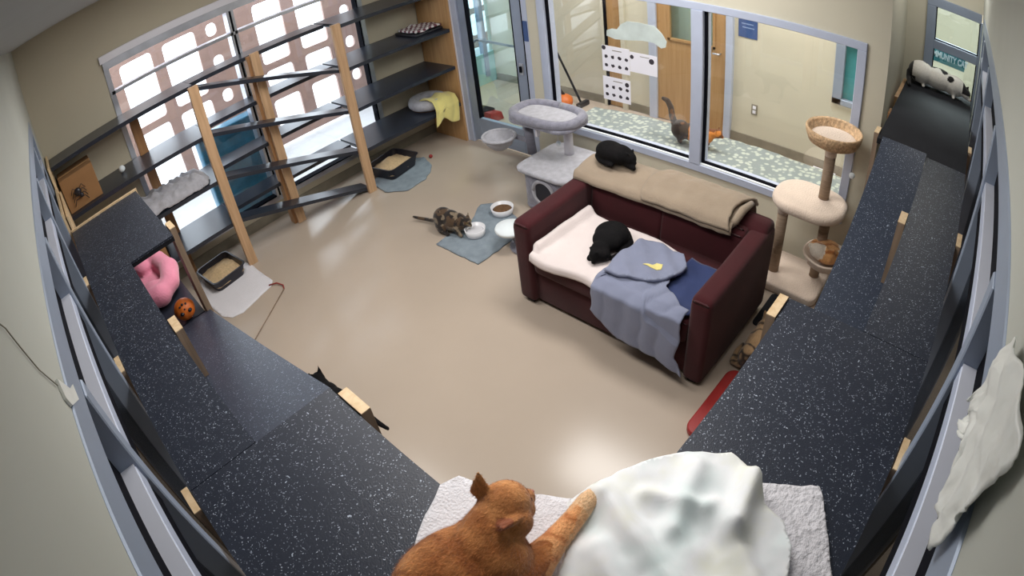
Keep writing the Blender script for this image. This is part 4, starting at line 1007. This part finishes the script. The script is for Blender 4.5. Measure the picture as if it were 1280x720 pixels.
seg(b, [(2.545, 3.60, .07), (2.54, 3.67, .035), (2.53, 3.74, .028), (2.505, 3.81, .03), (2.48, 3.86, .04)], [.022, .018, .016, .015, .012])
def tort(p):
    n = nz(p, 13); n2 = nz(p, 22, 5); c = (40, 34, 32)
    if n > .15: c = (84, 66, 50)
    elif n2 > .18: c = (128, 114, 96)
    return c
fuse(b, 'body', 'fur', t, .007, 3, tort)
for s in (-1, 1): MB().ball((2.605+.022*s, 3.268, .128), .006, n=6).go('eye', 'eye', t)
t.location.z = .014
# --- black cats
BK = lambda p: (13, 12, 14) if nz(p, 10) < .3 else (18, 16, 18)
t = thing('cat', 'black cat curled asleep on the cream towel on the sofa seat', 'cat', (2.55, 1.86, .475))
b = bmesh.new()
ellip(b, (2.61, 1.86, .550), (.115, .115, .070)); ellip(b, (2.55, 1.85, .548), (.10, .10, .066)); ellip(b, (2.45, 1.835, .535), (.06, .062, .055)); ellip(b, (2.425, 1.80, .525), (.045, .05, .045))
ellip(b, (2.395, 1.825, .53), (.048, .05, .044)); cone_ear(b, (2.405, 1.865, .55), (2.40, 1.895, .57), .018, .008, (1, 0, 0)); cone_ear(b, (2.375, 1.81, .555), (2.355, 1.80, .585), .018, .008, (0, 1, 0))
capsule(b, (2.365, 1.82, .515), (2.35, 1.818, .505), .022, .016)
seg(b, [(2.72, 1.82, .51), (2.66, 1.75, .50), (2.55, 1.735, .497), (2.46, 1.755, .494)], [.026, .022, .020, .016]); seg(b, [(2.44, 1.86, .51), (2.38, 1.87, .492)], [.03, .02])
fuse(b, 'body', 'furb', t, .008, 4, BK)
t.location.z += .014
t = thing('cat', 'black cat loafed on the taupe blanket on top of the sofa back', 'cat', (3.08, 2.17, .775))
b = bmesh.new()
ellip(b, (3.09, 2.20, .845), (.085, .115, .078)); ellip(b, (3.09, 2.12, .845), (.078, .10, .072)); ellip(b, (3.09, 2.045, .835), (.05, .052, .048)); capsule(b, (3.085, 2.01, .825), (3.08, 1.995, .82), .022, .016)
cone_ear(b, (3.12, 2.04, .87), (3.13, 2.035, .90), .018, .008, (0, 1, 0)); cone_ear(b, (3.065, 2.04, .87), (3.055, 2.035, .90), .018, .008, (0, 1, 0))
seg(b, [(3.06, 2.29, .80), (3.02, 2.24, .792), (3.01, 2.14, .79)], [.024, .02, .016]); seg(b, [(3.07, 2.05, .80), (3.06, 1.99, .79)], [.026, .018])
fuse(b, 'body', 'furb', t, .008, 4, BK)
t.location.z += .012
t = thing('cat', 'black cat walking on the floor, half hidden below the left walkway', 'cat', (.79, 2.45, 0))
b = bmesh.new()
ellip(b, (.76, 2.33, .235), (.068, .10, .078)); ellip(b, (.755, 2.44, .235), (.064, .12, .072)); ellip(b, (.75, 2.53, .24), (.058, .08, .07))
capsule(b, (.75, 2.57, .25), (.752, 2.625, .27), .045, .04); ellip(b, (.755, 2.65, .275), (.044, .046, .042)); capsule(b, (.755, 2.68, .262), (.755, 2.70, .257), .022, .016)
cone_ear(b, (.780, 2.655, .30), (.795, 2.665, .355), .021, .009, (1, .3, 0)); cone_ear(b, (.728, 2.655, .30), (.715, 2.665, .355), .021, .009, (1, -.3, 0))
for (x, y) in ((.72, 2.52), (.79, 2.54), (.72, 2.32), (.80, 2.30)): seg(b, [(x, y, .20), (x, y-.015, .10), (x, y, .025)], [.034, .019, .015]); ellip(b, (x, y+.014, .016), (.017, .026, .014))
seg(b, [(.775, 2.25, .26), (.80, 2.19, .25), (.815, 2.13, .22), (.83, 2.07, .205)], [.022, .019, .017, .012])
fuse(b, 'body', 'furb', t, .008, 3, BK)
for s in (-1, 1): MB().ball((.755+.02*s, 2.69, .282), .004, n=6).go('eye', 'eye', t)
# --- orange and white cat in the low hammock
t = thing('cat', 'ginger and white cat curled in the lower hammock of the beige cat tree', 'cat', (3.60, .66, .30))
b = bmesh.new()
ellip(b, (3.61, .655, .355), (.125, .12, .07)); ellip(b, (3.55, .71, .375), (.07, .07, .055)); ellip(b, (3.54, .62, .385), (.048, .046, .042)); capsule(b, (3.515, .61, .375), (3.50, .605, .368), .02, .015)
cone_ear(b, (3.555, .60, .41), (3.56, .59, .45), .018, .008, (1, 0, 0)); cone_ear(b, (3.55, .65, .41), (3.555, .66, .45), .018, .008, (1, 0, 0))
seg(b, [(3.70, .70, .36), (3.64, .77, .375), (3.55, .785, .385)], [.028, .024, .018])
def gw(p):
    s_ = math.sin(p.x*70+p.y*50+4*nz(p, 10))
    c = mix((214, 160, 104), (160, 96, 50), max(0, s_)**2)
    if nz(p, 7, 9) > .12: c = (232, 222, 208)
    return c
fuse(b, 'body', 'fur', t, .007, 3, gw)
MB().ball((3.492, .603, .371), .005, n=6).go('nose', 'nose', t)
# --- tabby beside the sofa
t = thing('cat', 'tan and dark striped cat on the floor between the sofa and the right walkway', 'cat', (2.74, .79, 0))
b = bmesh.new()
ellip(b, (2.72, .78, .11), (.16, .085, .105)); ellip(b, (2.60, .78, .10), (.09, .08, .09)); ellip(b, (2.83, .79, .14), (.075, .065, .075)); ellip(b, (2.885, .80, .185), (.047, .044, .043)); capsule(b, (2.915, .80, .175), (2.93, .80, .168), .022, .016)
cone_ear(b, (2.88, .825, .215), (2.875, .84, .262), .02, .008, (0, 1, 0)); cone_ear(b, (2.88, .775, .215), (2.875, .76, .262), .02, .008, (0, 1, 0))
seg(b, [(2.54, .82, .06), (2.56, .88, .03), (2.66, .90, .025), (2.74, .895, .025)], [.026, .022, .02, .015])
for y in (.755, .815): seg(b, [(2.84, y, .09), (2.86, y, .03), (2.89, y, .016)], [.026, .019, .015])
def tab(p): return mix((172, 140, 104), (54, 44, 38), max(0, math.sin(p.x*58+4*nz(p, 9)))**3+.25*nz(p, 16))
fuse(b, 'body', 'fur', t, .008, 3, tab)
for s in (-1, 1): MB().ball((2.918, .80+.02*s, .193), .005, n=6).go('eye', 'eye', t)
# --- dark and orange cat in the corridor
t = thing('cat', 'dark and orange cat in the corridor behind the window mullion, tail raised', 'cat', (4.75, 2.45, .2))
b = bmesh.new()
ellip(b, (4.74, 2.53, .335), (.085, .10, .10)); ellip(b, (4.76, 2.40, .33), (.080, .13, .095)); ellip(b, (4.78, 2.28, .335), (.07, .09, .085)); capsule(b, (4.79, 2.23, .36), (4.80, 2.18, .37), .05, .045)
ellip(b, (4.80, 2.155, .375), (.047, .046, .044)); capsule(b, (4.80, 2.125, .362), (4.80, 2.108, .355), .022, .016); cone_ear(b, (4.825, 2.16, .405), (4.835, 2.165, .452), .02, .008, (1, 0, 0)); cone_ear(b, (4.775, 2.16, .405), (4.765, 2.165, .452), .02, .008, (1, 0, 0))
for (x, y) in ((4.70, 2.52), (4.79, 2.54), (4.74, 2.28), (4.83, 2.28)): seg(b, [(x, y, .28), (x, y, .235), (x, y-.01, .222)], [.036, .024, .018])
seg(b, [(4.74, 2.60, .38), (4.75, 2.635, .45), (4.76, 2.655, .53), (4.77, 2.70, .59), (4.775, 2.75, .60)], [.034, .032, .03, .027, .02])
def dk(p):
    if p.y < 2.42: return (206, 130, 60) if nz(p, 9) > -.1 else (110, 66, 36)
    return (48, 36, 30) if nz(p, 11) < .2 else (104, 70, 44)
fuse(b, 'body', 'fur', t, .008, 3, dk)
